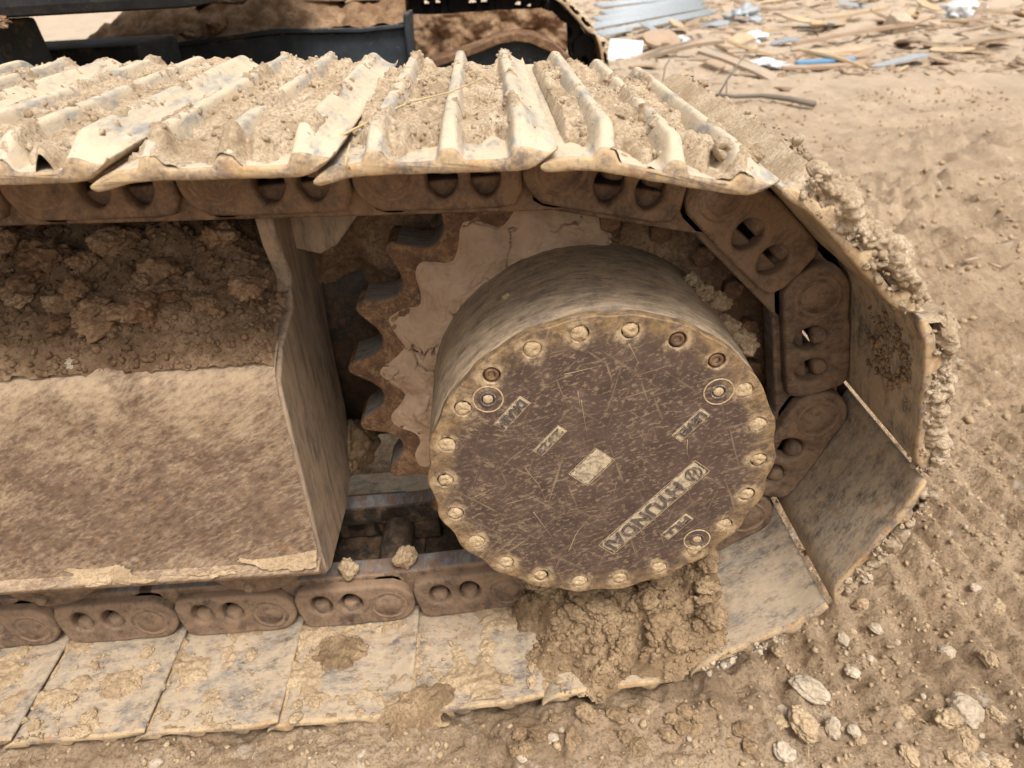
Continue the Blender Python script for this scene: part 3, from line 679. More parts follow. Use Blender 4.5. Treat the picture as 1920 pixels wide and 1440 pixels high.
# ---- track frame
def yz_slab(name, poly, x0, x1, mat, bev=.003):
    me = slab(name, [poly], 0, x1 - x0, mat, bev, 2)          # poly given as (y,z)
    me.transform(Matrix.Translation((x1, 0, 0)) @ Matrix.Rotation(R(90), 4, 'Z')); return me
fr = empty('track_frame', (0, 0, 0)); col.objects.unlink(fr); fr.parent = ex; fr.matrix_parent_inverse = EXI; col.objects.link(fr)
endp = [(.106, .203), (.110, .41), (.114, .500), (.155, .530), (.225, .545), (.252, .580), (.232, .628), (.226, .668), (.262, .672), (.30, .640), (.385, .575), (.40, .54), (.378, .43), (.382, .29), (.352, .19), (.265, .168), (.13, .172), (.105, .186)]
part('end_plate', yz_slab('end_plate', endp, .448, .470, M['plate'], .004), fr)
def face_pt(t): return np.interp(t, [0, .80, .86, .90, .94, 1], [.101, .108, .111, .118, .130, .155]), np.interp(t, [0, .80, .86, .90, .94, 1], [.213, .490, .508, .517, .524, .536])
ts = np.linspace(0, 1, 40); xs = np.linspace(-.5, .4665, 180); Xf, T = np.meshgrid(xs, ts, indexing='ij')
Yf, Zf = face_pt(T); Yf = Yf - .0022 * fbm(Xf * 7, Zf * 7, 3, 77) - .002 * np.clip(fbm(Xf * 24 + Zf * 14, Zf * 24, 4, 78), 0, 1) * 1.2
part('side_panel', gridmesh('side_panel', Xf, Yf, Zf, M['frame']), fr)
part('shelf', yz_slab('shelf', [(.118, .490), (.120, .500), (.15, .524), (.24, .536), (.44, .60), (.44, .585), (.24, .52), (.15, .512)], -.5, .449, M['frame'], .002), fr)
part('bottom_flange', yz_slab('bottom_flange', [(.088, .203), (.086, .215), (.112, .220), (.30, .220), (.30, .208), (.112, .205)], -.5, .4675, M['frame'], .003), fr)
part('back_web', yz_slab('back_web', [(.42, .20), (.42, .66), (.44, .66), (.44, .20)], -.5, .60, M['dark_steel'], .003), fr)
part('top_bracket', slab('top_bracket', [[(.468, .672), (.66, .690), (.64, .668), (.60, .662), (.56, .640), (.525, .600), (.50, .588), (.468, .598)]], .30, .325, M['plate'], .003), fr)
# track rollers
for x in (.353, .047, -.26):
    r_ = part('track_roller', lathe('track_roller', [(.001, .128), (.030, .127), (.034, .130), (.055, .131), (.062, .134), (.080, .136), (.088, .142), (.088, .158), (.1, .172), (.112, .18), (.112, .215), (.1, .225), (.1, .335), (.112, .345), (.112, .38), (.08, .40), (.08, .42), (.001, .43)], (x, .207), M['link'], 48), fr)
    for a in (20, 140, 260): part('roller_bolt', cyl('roller_bolt', (x + .066 * math.cos(R(a)), .140, .207 + .066 * math.sin(R(a))), (x + .066 * math.cos(R(a)), .126, .207 + .066 * math.sin(R(a))), .009, .008, M['link'], 6), r_)

# ---- mud ridge caked on the frame panel: along the ledge and the worn upper edge
u = np.linspace(-.45, .452, 360); v = np.linspace(0, 1, 40); u = np.linspace(-.45, .466, 360); U, Vv = np.meshgrid(u, v, indexing='ij')
hh = .012 + .012 * fbm(U * 9, U * 0, 3, 5) + .010 * np.clip(fbm(U * 3, U * 0 + 4, 2, 6), 0, 1)
Zl = .2155 + Vv * (.008 + hh); Yl = .083 + .020 * Vv ** 1.5 + .003 * fbm(U * 30, Vv * 3, 3, 8) - .0025 * lumps(U / .011, Vv * 3, 9) + .004 * sm(.8, 1, Vv) + .006 * (fbm(U * 12, U * 0, 2, 15) < -.15)
part('ledge_mud', gridmesh('ledge_mud', U, Yl, Zl, M['crumb'], keep=fbm(U * 7, Vv * .8, 4, 19) > -.12 + .3 * sm(.25, .45, U)), fr, kind='stuff')

# ================================================================== MUD ON THE MACHINE
# soil heaped on the shelf under the top run
x = np.linspace(-.5, .452, 400); y = np.linspace(.1205, .425, 150); x = np.linspace(-.5, .4655, 400); X, Y = np.meshgrid(x, y, indexing='ij')
def shelf_h(X, Y):
    b = np.interp(Y, [.10, .115, .15, .24, .44], [.496, .506, .529, .538, .602])
    t = sm(.12, .30, Y)
    e = sm(.458, .40, X)
    b = np.interp(Y, [.10, .111, .118, .130, .155, .24, .44], [.49, .508, .517, .524, .536, .545, .604])
    h = b + .001 + .028 * t * (.4 + e) + (.004 + .034 * t * (.35 + .65 * e)) * np.clip(.35 + fbm(X * 6, Y * 6, 3, 14), 0, 2) * .8
    h = h + (.002 + .020 * t * e) * lumps(X / .05, Y / .05, 15) + (.0015 + .007 * t) * lumps(X / .02, Y / .02, 16) + .0025 * lumps(X / .008, Y / .008, 17) + .004 * fbm(X * 40, Y * 40, 3, 18)
    fe = .119 + .022 * fbm(X * 13, X * 0, 4, 23)
    return h - .012 * sm(fe + .006, fe - .012, Y)
obj('soil_heap', gridmesh('soil_heap', X, Y, shelf_h(X, Y), M['dark_soil_and_shade']), kind='stuff', label='dark brown soil heaped on the track frame shelf under the upper track run', cat='soil')
for k in range(110):
    xx = random.uniform(-.1, .43); yy = random.uniform(.17, .40); s = random.choice((.007, .009, .012, .015, .019, .022, .027)) * random.uniform(.8, 1.2)
    put_clod('mud_clod', 'brown_clod', (xx, yy, float(shelf_h(np.array(xx), np.array(yy))) + s * .35), s, (lambda z: f'{z[0]}brown clod, {z[1]} of the frame shelf soil')(zone(xx, yy, -.1, .43, .17, .40, s, .006, .04)), 'mud clod', 'clods on the track frame shelf')
put_clod('stone', 'greystone', (.205, .185, .548), .013, 'small dark grey stone on the soil of the frame shelf', 'stone')
put_clod('stone', 'palestone', (.225, .143, .532), .012, 'small pale stone near the front edge of the soil-covered frame shelf', 'stone', stretch=(1.4, .8, .6))
put_clod('mud_clod', 'brown_clod', (.20, .215, .572), .024, 'largest rust-brown clod in the middle of the frame shelf soil', 'mud clod', stretch=(1.5, .9, .6))
rng = np.random.default_rng(3)
def scatter(n, x0, x1, y0, y1, hf, s0, s1, seed, dens=None):
    rg = np.random.default_rng(seed); xx = rg.uniform(x0, x1, n); yy = rg.uniform(y0, y1, n)
    if dens is not None: k = rg.uniform(0, 1, n) < dens(xx, yy); xx = xx[k]; yy = yy[k]
    s = s0 * (s1 / s0) ** (rg.uniform(0, 1, len(xx)) ** 2.2)
    return np.stack([xx, yy, hf(xx, yy) + s * .3], 1), s
Pq, S_ = scatter(5200, -.3, .46, .122, .40, shelf_h, .0012, .0062, 4)
crumbs('soil_crumbs', Pq, S_, M['dark_soil_and_shade'], 1, 4, kind='stuff', label='small brown crumbs strewn over the frame shelf soil', cat='soil')

# soil stuck behind the sprocket
x = np.linspace(.44, .78, 120); z = np.linspace(.36, .70, 120); X, Z = np.meshgrid(x, z, indexing='ij')
lowb = .47 + .10 * fbm(X * 7, X * 0, 2, 3) - .25 * (X - .56)
Yb = .405 - .05 * sm(0, .12, Z - lowb) - .02 * lumps(X / .06, Z / .06, 5) - .007 * lumps(X / .02, Z / .02, 6) - .01 * fbm(X * 22, Z * 22, 4, 7)
obj('stuck_soil', gridmesh('stuck_soil', X, Yb, Z, M['dark_soil_and_shade'], keep=(Z > lowb)), kind='stuff', label='dark soil stuck to the frame behind the sprocket teeth', cat='soil')
put_clod('mud_clod', 'clod', (.478, .37, .215), .055, 'cracked tan mud lump wedged between frame end plate and sprocket', 'mud clod', stretch=(.55, .8, 1.1))

# clay packed against the sprocket face round the final drive
th = np.linspace(R(-20), R(235), 620); rr = np.linspace(0, 1, 130); TH, RR = np.meshgrid(th, rr, indexing='ij')
deg = np.degrees(TH)
tooth = np.cos((TH - R(147.3)) * 21)
r_out = .270 - .0145 * tooth * sm(95, 105, deg) + .004 * gn(TH * 14, TH * 0, 2)
r_out = np.where(deg < 82, .262 + .012 * fbm(TH * 9, TH * 0, 3, 4), r_out)
r_out = r_out - .03 * sm(84, 78, deg) * (deg > 78)
RA = .200 + (r_out - .200) * RR
Xc = HC[0] + RA * np.cos(TH); Zc = HC[1] + RA * np.sin(TH)
thick = .5 + .5 * sm(196, 184, deg + 7 * fbm(RR * 5, TH * 0 + 1, 2, 8)); thick = thick * (.30 + .70 * sm(74, 84, deg + 4 * fbm(RR * 6, TH * 0, 2, 18)))
f1, f2 = worley(Xc / .085 + .35 * fbm(Xc * 20, Zc * 20, 3, 30), Zc / .07 + .35 * fbm(Xc * 20 + 9, Zc * 20, 3, 31), 12, True)
crack = sm(.03, .0, f2 - f1) * sm(-.1, .25, fbm(Xc * 13, Zc * 13, 2, 33))
lvl = np.floor(3 * (fbm(Xc * 13, Zc * 13, 3, 40) + .5)) / 3
Yc = .2440 - .015 * thick * sm(1.0, .25, RR) - .003 * fbm(Xc * 9, Zc * 9, 2, 41) * thick * sm(1, .9, RR) - .0030 * lvl * thick * sm(1, .93, RR) - .0016 * fbm(Xc * 55, Zc * 55, 4, 42, .6) + .010 * crack * thick
obj('packed_clay', gridmesh('packed_clay', Xc, Yc, Zc, [M['clay'], M['dark_soil_and_shade']], flip=False), kind='stuff', label='smooth cracked tan clay packed between sprocket teeth and final drive', cat='clay')
pc = bpy.data.objects['packed_clay'].data; pc.polygons.foreach_set('material_index', [1 if (math.degrees(math.atan2(p.center.z - HC[1], p.center.x - HC[0])) < 80 + 5 * mnoise.noise(p.center * 40) and p.center.x > HC[0]) else 0 for p in pc.polygons])  # clay beside the flange bolts coloured darker to stand for shadow
for k, (x, y, z, s) in enumerate(((1.008, .185, .535, .019), (1.018, .16, .515, .016), (1.034, .145, .497, .021), (.984, .20, .560, .012), (.99, .17, .556, .013))):
    put_clod('mud_clod', 'crumb', (x, y, z), s, 'crumbly pale mud clod clinging to the right shoulder of the final drive', 'mud clod', 'clods on the final drive shoulder', (1, 1, 1))
put_clod('mud_clod', 'crumb', (.748, .15, .578), .006, 'tiny pale mud crumb on the upper left side of the final drive', 'mud clod')

# mud heap on the lower shoes under the final drive
x = np.linspace(.70, 1.06, 200); y = np.linspace(-.075, .27, 200); X, Y = np.meshgrid(x, y, indexing='ij')
def base_low(X): return np.interp(X, [.5, .53, .72, .915, .94, 1.03, 1.10], [0, .003, .019, .040, .053, .100, .140])
def heap_m(X, Y):
    ed = fbm(X * 12, Y * 12, 3, 3) * .045; e2 = fbm(X * 15, Y * 15 + 2, 3, 11) * .018
    return sm(.735, .83, X + ed + .35 * (Y - .10)) * (1 - sm(.99, 1.05, X + ed * .9 - .2 * (Y - .1))) * sm(-.006, .030, Y + e2)
def heap_h(X, Y):
    m = heap_m(X, Y)
    h = m * (.012 + .034 * sm(.03, .17, Y) * (1 - .5 * sm(.93, 1.02, X)) + .016 * lumps(X / .045, Y / .045, 4) + .010 * lumps(X / .02, Y / .02, 5) + .005 * lumps(X / .009, Y / .009, 6) + .008 * fbm(X * 22, Y * 22, 3, 7))
    bl = base_low(X); over = sm(.0, -.02, Y); low = bl - .02 * over
    return low - .006 + h * 1.12 * (1 - .45 * over)
obj('mud_heap', gridmesh('mud_heap', X, Y, heap_h(X, Y), M['clod'], keep=heap_m(X, Y) > .05, grow=True), kind='stuff', label='crumbled brown mud heaped on the lower track shoes below the final drive', cat='mud')
for k in range(95):
    xx = random.uniform(.76, 1.03); yy = random.uniform(.0, .23); s = random.choice((.006, .008, .011, .014, .018, .024)) * random.uniform(.8, 1.25)
    hz = float(heap_h(np.array(xx), np.array(yy)))
    if float(heap_m(np.array(xx), np.array(yy))) < .25: continue
    put_clod('mud_clod', 'clod', (xx, yy, hz + s * .3), s, (lambda z: f'{z[0]}brown clod, {z[1]} of the heap below the final drive')(zone(xx, yy, .76, 1., 0, .23, s, .005, .023)), 'mud clod', 'clods of the mud heap below the final drive')
put_clod('stone', 'palestone', (.925, .085, .10), .007, 'small whitish pebble on the mud heap below the final drive', 'stone')
Pq, S_ = scatter(2600, .72, 1.04, -.07, .25, heap_h, .0015, .006, 9, lambda a, b: heap_m(a, b) > .06)
crumbs('mud_crumbs', Pq, S_, M['clod'], 1, 9, kind='stuff', label='small brown crumbs on the mud heap below the final drive', cat='mud')
# flat mud patches on the lower shoes
def patch(name, cx, cy, rx, ry, h, mat, label, seed, rot=0):
    n = 80; a = np.linspace(-1.15, 1.15, n); A, B = np.meshgrid(a, a, indexing='ij')
    rad = np.hypot(A, B) + .28 * fbm(A * 2.2, B * 2.2, 3, seed)
    c_, s_ = math.cos(rot), math.sin(rot); X = cx + (A * rx * c_ - B * ry * s_); Y = cy + (A * rx * s_ + B * ry * c_)
    Z = -.002 + (h + .002) * sm(1, .55, rad) + sm(1, .8, rad) * (.0035 * lumps(X / .02, Y / .02, seed) + .003 * fbm(X * 50, Y * 50, 3, seed + 1))
    Z = Z - .02 * sm(.006, -.012, Y) + np.interp(X, [.5, .53, .72], [0, .003, .019])
    obj(name, gridmesh(name, X, Y, Z, mat, keep=rad < 1.05), kind='stuff', label=label, cat='mud')
patch('mud_smear', .590, .012, .055, .030, .010, M['clod'], 'smooth brown mud smear over the outer edge of a lower shoe seam', 5, .3)
patch('mud_smear', .452, .115, .045, .035, .010, M['clod'], 'brown mud patch on a lower shoe beside the track link', 25)
patch('mud_smear', .125, .085, .035, .028, .008, M['crumb'], 'pale mud patch at the seam of the leftmost lower shoes', 35)
for k in range(46):
    xx = random.uniform(.0, .80); yy = random.choice((random.uniform(.0, .04), random.uniform(.02, .14))); s = random.choice((.004, .005, .006, .008, .010)) * random.uniform(.8, 1.2)
    put_clod('mud_clod', 'crumb', (xx, yy, s * .3 + float(base_low(xx))), s, (lambda z: f'small pale mud clod on the lower track shoes, {z[1]} of the run')(zone(xx, yy, 0, .8, 0, .14)), 'mud clod', 'clods on the lower track shoes')
for k, (x, y, z, s, t) in enumerate(((.475, .185, .112, .016, 'tan mud lump on the lower track rail beside the frame end plate'), (.565, .195, .118, .020, 'tan mud lump standing on the lower track rail left of the final drive'))):
    put_clod('mud_clod', 'crumb', (x, y, z), s, t, 'mud clod', stretch=(.9, .8, 1.1))
flat0 = lambda a, b: base_low(a)
Pq, S_ = scatter(2600, -.1, .82, .0, .15, flat0, .0008, .0036, 12, lambda a, b: sm(-.1, .35, fbm(a * 9, b * 9, 3, 90)) * .9)
crumbs('mud_crumbs', Pq, S_, M['crumb'], 1, 12, kind='stuff', label='fine pale mud crumbs sprinkled on the lower track shoes', cat='mud')

x = np.linspace(-.1, .90, 520); y = np.linspace(.004, .172, 110); X, Y = np.meshgrid(x, y, indexing='ij')
cm = fbm(X * 11, Y * 11, 5, 101, .6) + .18 * sm(.03, .0, Y) + .10 * sm(.12, .165, Y) - .12
seam = np.abs(((X - .007) / P + .5) % 1 - .5) * P
Zm = -.0025 + np.clip(cm, -.1, .5) * .011 + sm(.0, .1, cm) * (.0022 * lumps(X / .011, Y / .011, 102) + .0016 * fbm(X * 80, Y * 80, 3, 103)) + .0045 * sm(.006, .001, seam) * sm(-.1, .3, fbm(X * 8, Y * 14, 3, 104))
obj('mud_film', gridmesh('mud_film', X, Y, Zm + base_low(X), M['crumb'], keep=Zm > -.0022), kind='stuff', label='thin crusts of dried mud on the flat lower track shoes', cat='mud')
def rim_tube(i, seed, u0, u1, yc, wc, rad, label):
    (x0, z0), (x1, z1) = pins[i], pins[i + 1]; th = -math.atan2(z1 - z0, x1 - x0); mw = np.array(Matrix.Translation((x0, 0, z0)) @ Matrix.Rotation(th, 4, 'Y'))
    n, m_ = 190, 70; U, A = np.meshgrid(np.linspace(u0, u1, n), np.linspace(-math.pi / 2, 1.5 * math.pi, m_), indexing='ij')
    e = np.sqrt(np.clip(1 - (2 * (U - u0) / (u1 - u0) - 1) ** 6, 0, 1)); T = A * rad
    r = rad * e * np.clip(.72 + .6 * fbm(U * 22, T * 22, 2, seed) + .42 * lumps(U / .017, T / .017, seed + 1) + .22 * lumps(U / .008, T / .008, seed + 2) + .22 * fbm(U * 110, T * 110, 3, seed + 3), .02, 2)
    L = np.stack([U, yc + r * np.cos(A) * 1.25, wc + SO + r * np.sin(A) * .9, np.ones(U.shape)], -1) @ mw.T
    obj('rim_mud', gridmesh('rim_mud', L[..., 0], L[..., 1], L[..., 2], M['mud']), kind='stuff', label=label, cat='mud')
rim_tube(8, 201, -.036, .170, .018, .026, .014, 'thick crumbly mud bank along the rim of the shoe at the upper right bend')
rim_tube(9, 211, -.040, .168, .014, .024, .013, 'thick crumbly mud bank along the rim of the rightmost upright shoe')
rim_tube(10, 221, .02, .16, .012, .026, .009, 'mud bank behind the rim of the lower right shoe')
rim_tube(7, 231, .12, .168, .05, .030, .010, 'mud lump on the right end of the highest shoe')
# mud hanging on the rims of the shoes going round the sprocket
def rimcrumbs(i, n, seed, y0, y1, u0, u1, w0, w1, s0, s1, mat, label):
    (x0, z0), (x1, z1) = pins[i], pins[i + 1]; th = -math.atan2(z1 - z0, x1 - x0); mw = np.array(Matrix.Translation((x0, 0, z0)) @ Matrix.Rotation(th, 4, 'Y'))
    rg = np.random.default_rng(seed); u = rg.uniform(u0, u1, n); y = rg.uniform(y0, y1, n); w_ = rg.uniform(w0, w1, n); k = fbm(u * 40, y * 40, 3, seed) > -.05; u, y, w_ = u[k], y[k], w_[k]
    s = s0 * (s1 / s0) ** (rg.uniform(0, 1, len(u)) ** 2)
    L = np.stack([u, y, w_ + SO, np.ones(len(u))], 1); crumbs('rim_mud', (L @ mw.T)[:, :3], s, mat, 2, seed, kind='stuff', label=label, cat='mud')
rimcrumbs(8, 900, 36, .03, .5, -.03, .17, .034, .042, .0015, .007, M['mud'], 'mud crumbs over the back of the shoe at the upper right bend')
rimcrumbs(8, 900, 31, -.004, .03, -.03, .16, .004, .024, .0014, .006, M['mud'], 'mud crumbs along the outer rim of the shoe at the upper right bend')
rimcrumbs(9, 900, 32, -.004, .03, -.03, .16, .004, .030, .0010, .0048, M['mud'], 'mud crumbs along the outer rim of the rightmost upright shoe')
rimcrumbs(9, 420, 34, .02, .12, -.01, .08, -.003, .001, .0010, .006, M['clod'], 'mud crumbs stuck inside the rightmost upright shoe')
rimcrumbs(10, 300, 33, -.004, .02, -.03, .15, .006, .03, .0014, .006, M['mud'], 'mud crumbs behind the shoe at the lower right bend')
rimcrumbs(11, 200, 35, -.004, .02, .0, .15, .006, .03, .0014, .006, M['palestone'], 'pale mud crumbs under the shoe resting at the lower right')

# ================================================================== FAR SIDE OF THE MACHINE
FYO = 2.44
FS = [s for s in SHOES]
def far_shoes():
    for i in range(1, 12):
        (x0, z0), (x1, z1) = pins[i], pins[i + 1]; th = -math.atan2(z1 - z0, x1 - x0)
        mw = Matrix.Translation((x0 + .02, FYO, z0 + .015 - (.02 if i < 5 else 0))) @ Matrix.Rotation(th, 4, 'Y')
        s = part('track_shoe', FARS); s.matrix_basis = mw @ Matrix.Translation((0, 0, SO))
        part('caked_mud', FARMUD, s, kind='stuff')
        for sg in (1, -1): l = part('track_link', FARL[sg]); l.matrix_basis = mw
FARMUD = caked(40, .8, .1, .0)
FARL = {k: m.copy() for k, m in LNK.items()}
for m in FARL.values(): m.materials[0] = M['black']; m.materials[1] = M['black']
FARS = SHOES[0].copy(); FARS.materials[1] = M['dark_steel']
far_shoes()
ff = [(-1.2, .42), (-1.2, .60), (-.60, .652), (-.35, .672), (.0, .694), (.08, .690), (.30, .680), (.46, .690), (.46, .42)]
part('far_track_frame', slab('far_track_frame', [ff], 2.28, 2.40, M['navy'], .006))
part('frame_lip', slab('frame_lip', [[(-1.2, .602), (-.60, .654), (-.35, .674), (.0, .697), (.30, .684), (.455, .692), (.455, .704), (.30, .698), (.0, .712), (-.35, .689), (-.60, .668), (-1.2, .616)]], 2.26, 2.45, M['navy'], .003))
part('end_flange', boxm('end_flange', (.455, 2.25, .44), (.475, 2.48, .735), M['navy'], .006))
band = [(.476, .565), (.60, .592), (.72, .622), (.80, .648), (.86, .655), (.93, .645), (1.0, .612), (1.06, .56), (1.10, .50), (1.13, .42)]
part('guard_band', slab('guard_band', [band + [(x - (.006 if i < 5 else .018), z - .026) for i, (x, z) in reversed(list(enumerate(band)))]], 2.24, 2.46, M['rust'], .003))
part('guard_plate', slab('guard_plate', [[(x, z - .02) for x, z in band] + [(1.1, .3), (.47, .3)]], 2.30, 2.33, M['navy'], .003))
x = np.linspace(-1.1, .455, 180); y = np.linspace(2.27, 2.62, 60); X, Y = np.meshgrid(x, y, indexing='ij')
Z = np.interp(X, [-1.2, -.6, -.35, 0, .3, .46], [.61, .66, .68, .70, .69, .70]) + .002 + .125 * sm(2.30, 2.50, Y) * sm(-.92, -.50, X) * (.75 + .6 * fbm(X * 3, Y * 3, 3, 50)) * (1 - .35 * sm(.1, .4, X)) + .03 * sm(2.28, 2.36, Y) * lumps(X / .07, Y / .07, 51) + .010 * lumps(X / .03, Y / .03, 52) + .008 * fbm(X * 20, Y * 20, 3, 53)
obj('soil_mound', gridmesh('soil_mound', X, Y, Z, M['brown_clod']), kind='stuff', label='brown soil mounded on the far track frame', cat='soil')
x = np.linspace(.476, 1.06, 110); z = np.linspace(.42, .72, 70); X, Z = np.meshgrid(x, z, indexing='ij')
obj('guard_mud', gridmesh('guard_mud', X, 2.44 - .04 * lumps(X / .08, Z / .07, 61) - .02 * fbm(X * 12, Z * 12, 4, 62), Z, M['brown_clod'], keep=np.hypot(X - .85, Z - .38) < .36 + .5 * sm(.8, .7, X) + .02 * fbm(X * 9, Z * 9, 2, 3)), kind='stuff', label='brown mud packed above the curved guard of the far track', cat='mud')
# leg of the centre frame and underside of the upper body
leg = boxm('centre_frame_leg', (-1.6, 1.15, .25), (-.34, 1.35, .838), M['navy'], .01)
for v in leg.vertices:
    if v.co.x > -.5: v.co.x += .06 * (.845 - v.co.z) / .6
part('centre_frame_leg', leg)
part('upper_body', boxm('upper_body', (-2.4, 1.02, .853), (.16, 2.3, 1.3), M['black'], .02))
part('frame_soil_shelf', boxm('frame_soil_shelf', (-1.6, 1.9, .3), (-.36, 2.25, .715), M['navy'], .01))
for k in range(16):
    xx = random.uniform(-.75, -.15); put_clod('mud_clod', 'brown_clod', (xx, 2.31 + random.uniform(0, .05), .70 + .03 * random.random() - .12 * max(0, -.2 - xx)), random.uniform(.015, .04), 'brown clod on the far track frame soil', 'mud clod', 'clods on the far track frame')
for k in range(8): put_clod('mud_clod', 'brown_clod', (-.35 + random.uniform(-.3, .1), 1.02, .855 + random.uniform(-.006, .015)), random.uniform(.015, .035), 'brown clod caught under the upper body', 'mud clod', 'clods under the upper body')

# ================================================================== LOOSE THINGS ON THE GROUND
def gh(x, y): return float(ground_h(np.array([x]), np.array([y]))[0])
spots = [(1.17, -.045, .017, 'large rounded pale stone in front of the lower right track bend'), (1.09, -.075, .016, 'long pale clod left of the large pale stone'), (1.37, -.03, .028, 'broad pale broken clod at the lower right corner'),
         (1.24, .045, .011, 'upright pale chip right of the track prints'), (1.33, .21, .012, 'pale stone beside the right hand track print ridge'), (1.31, .115, .010, 'flat pale stone between track print ridges'), (1.40, .07, .012, 'round pale stone by the right image border')]
for x, y, s, t in spots: put_clod('stone', 'palestone', (x, y, gh(x, y) + s * .25), s, t, 'stone')
for k in range(60):
    xx = random.uniform(.0, 1.6); yy = random.uniform(-.16, -.03) if xx < 1.1 else random.uniform(-.16, .6); s = random.uniform(.003, .009)
    put_clod('pebble', 'palestone', (xx, yy, gh(xx, yy) + s * .2), s, (lambda z: f'small pale pebble on the soil in front of the track, {z[1]} part')(zone(xx, yy, 0, 1.6, -.16, .6)), 'pebble', 'pebbles in front of the track')
for k in range(50):
    xx = random.uniform(.9, 2.0); yy = random.uniform(-.15, 1.2); s = random.uniform(.005, .014)
    put_clod('mud_clod', 'crumb', (xx, yy, gh(xx, yy) + s * .15), s, (lambda z: f'tan soil clod on the ground beside the track bend, {z[1]} part')(zone(xx, yy, .9, 2., -.15, 1.2)), 'mud clod', 'clods on the ground beside the track')
for k in range(22):
    xx = random.uniform(1.02, 1.46); yy = random.uniform(-.13, .02) if k < 15 else random.uniform(.0, .3); s = random.uniform(.009, .022)
    put_clod('mud_clod', 'crumb' if k % 3 else 'palestone', (xx, yy, gh(xx, yy) + s * .1), s, f'broken {"tan" if k % 3 else "pale"} clod on the soil at the lower right, {zone(xx, yy, 1.02, 1.46, -.13, .3)[1]}', 'mud clod', 'broken clods at the lower right')
for k in range(26):
    xx = random.uniform(.72, 1.05); yy = random.uniform(-.075, -.012); s = random.uniform(.005, .013)
    put_clod('mud_clod', 'clod', (xx, yy, gh(xx, yy) + s * .3), s, f'brown clod fallen below the shoe edge under the mud heap, {zone(xx, yy, .72, 1.05, -.075, -.01)[1]}', 'mud clod', 'clods fallen below the mud heap')
Pq, S_ = scatter(20000, -.1, 1.85, -.2, .7, ground_h, .0009, .0052, 20, lambda a, b: np.where((a < 1.0) & (b > .0), 0, .3 + .7 * sm(-.2, .4, fbm(a * 6, b * 6, 3, 91))))
crumbs('soil_crumbs', Pq, S_, M['crumb'], 1, 20, kind='stuff', label='loose crumbs covering the soil in the foreground', cat='soil')
Pq, S_ = scatter(11000, 1.0, 4.2, .5, 4.4, ground_h, .002, .013, 21, lambda a, b: .25 + .75 * sm(-.1, .4, fbm(a * 2, b * 2, 3, 92)))
crumbs('soil_crumbs', Pq, S_, M['crumb'], 1, 21, kind='stuff', label='loose crumbs on the churned ground beyond the track', cat='soil')
# straws
rod('straw', [(.595, .045, .790), (.625, .10, .795), (.66, .14, .803), (.70, .165, .806), (.735, .20, .812)], .0013, M['straw'], 'thin bent straw lying across the mud of the upper shoes', 'straw')
rod('straw', [(.622, .004, .768), (.615, -.004, .782), (.619, .01, .795)], .0012, M['straw'], 'short straw sticking out between two upper shoes', 'straw')
for k in range(40):
    xx = random.uniform(.9, 1.9); yy = random.uniform(-.16, .7); a = random.uniform(0, 6.3); L = random.uniform(.012, .04); z = gh(xx, yy) + .006
    rod('straw', [(xx, yy, z), (xx + L * .5 * math.cos(a), yy + L * .5 * math.sin(a), z + .005), (xx + L * math.cos(a), yy + L * math.sin(a), z)], .0008, M['straw'], 'short straw lying on the soil right of the track', 'straw', 'straws on the soil', 4)

# ---- debris field behind
def chip_mesh(name, L, wd, t, mat, seed):
    """splintered board: ragged ends, slight bend"""
    rg = random.Random(seed); n = 9; top = []; bot = []
    for i in range(n):
        a = -L / 2 + L * i / (n - 1); k = 1 if 0 < i < n - 1 else rg.uniform(.2, .8)
        top.append((a + rg.uniform(-.03, .03) * L, wd / 2 * k * rg.uniform(.8, 1.1))); bot.append((a + rg.uniform(-.03, .03) * L, -wd / 2 * k * rg.uniform(.8, 1.1)))
    V = []; bend = rg.uniform(-.06, .06) * L
    for zz in (0, t):
        for q in top + bot[::-1]: V.append((q[0], q[1], zz + bend * (2 * q[0] / L) ** 2))
    N = 2 * n; F = [tuple(range(N)), tuple(range(N, 2 * N))[::-1]] + [(i, N + i, N + (i + 1) % N, (i + 1) % N) for i in range(N)]
    return mesh(name, V, F, mat, False)
CH = {m: [chip_mesh('wood_scrap', L, wd, t, M[m], k * 7 + i) for i, (L, wd, t) in enumerate(((.5, .12, .02), (.8, .10, .025), (.35, .16, .015), (1.1, .09, .03), (.25, .08, .02), (.6, .05, .03)))] for k, m in enumerate(('w1', 'w2', 'w3', 'w4'))}
NAMES = {'w1': 'fresh yellow', 'w2': 'brown', 'w3': 'weathered grey', 'w4': 'dark'}
for k in range(185):
    yy = 5.2 + 8 * random.random() ** 1.4; xx = random.uniform(.18 * yy + .8, .95 * yy + .6)
    m = random.choices(('w1', 'w2', 'w3', 'w4'), (4, 3.5, 3, 1.3))[0]
    if gn(np.array(xx * .5), np.array(yy * .5), 3) < -.25 and yy < 7: continue
    o = obj('wood_scrap', random.choice(CH[m]), None, (xx, yy, gh(xx, yy) + random.uniform(.0, .07)), (random.uniform(-.35, .35), random.uniform(-.3, .3), random.gauss(.3, .9)), label=f'{NAMES[m]} splintered board scrap at the {zone(xx / yy, yy, .2, .95, 5.2, 13)[1]} of the debris field', cat='wood scrap', group=f'{NAMES[m]} boards in the debris field')
    o.scale = (random.uniform(.5, 1.1),) * 3
def board(L, wd, x, y, rz, m, label, tilt=(0, 0), lift=.02):
    obj('wood_scrap', chip_mesh('wood_scrap', L, wd, .03, M[m], int(x * 100)), None, (x, y, gh(x, y) + lift), (tilt[0], tilt[1], rz), label=label, cat='wood scrap')
board(.50, .20, 3.12, 6.75, .75, 'w1', 'broad fresh yellow board in front of the debris field', (.15, -.1), .04)
board(.65, .16, 3.9, 6.15, .25, 'w1', 'pale split board left of the crossed sticks', (.1, 0), .03)
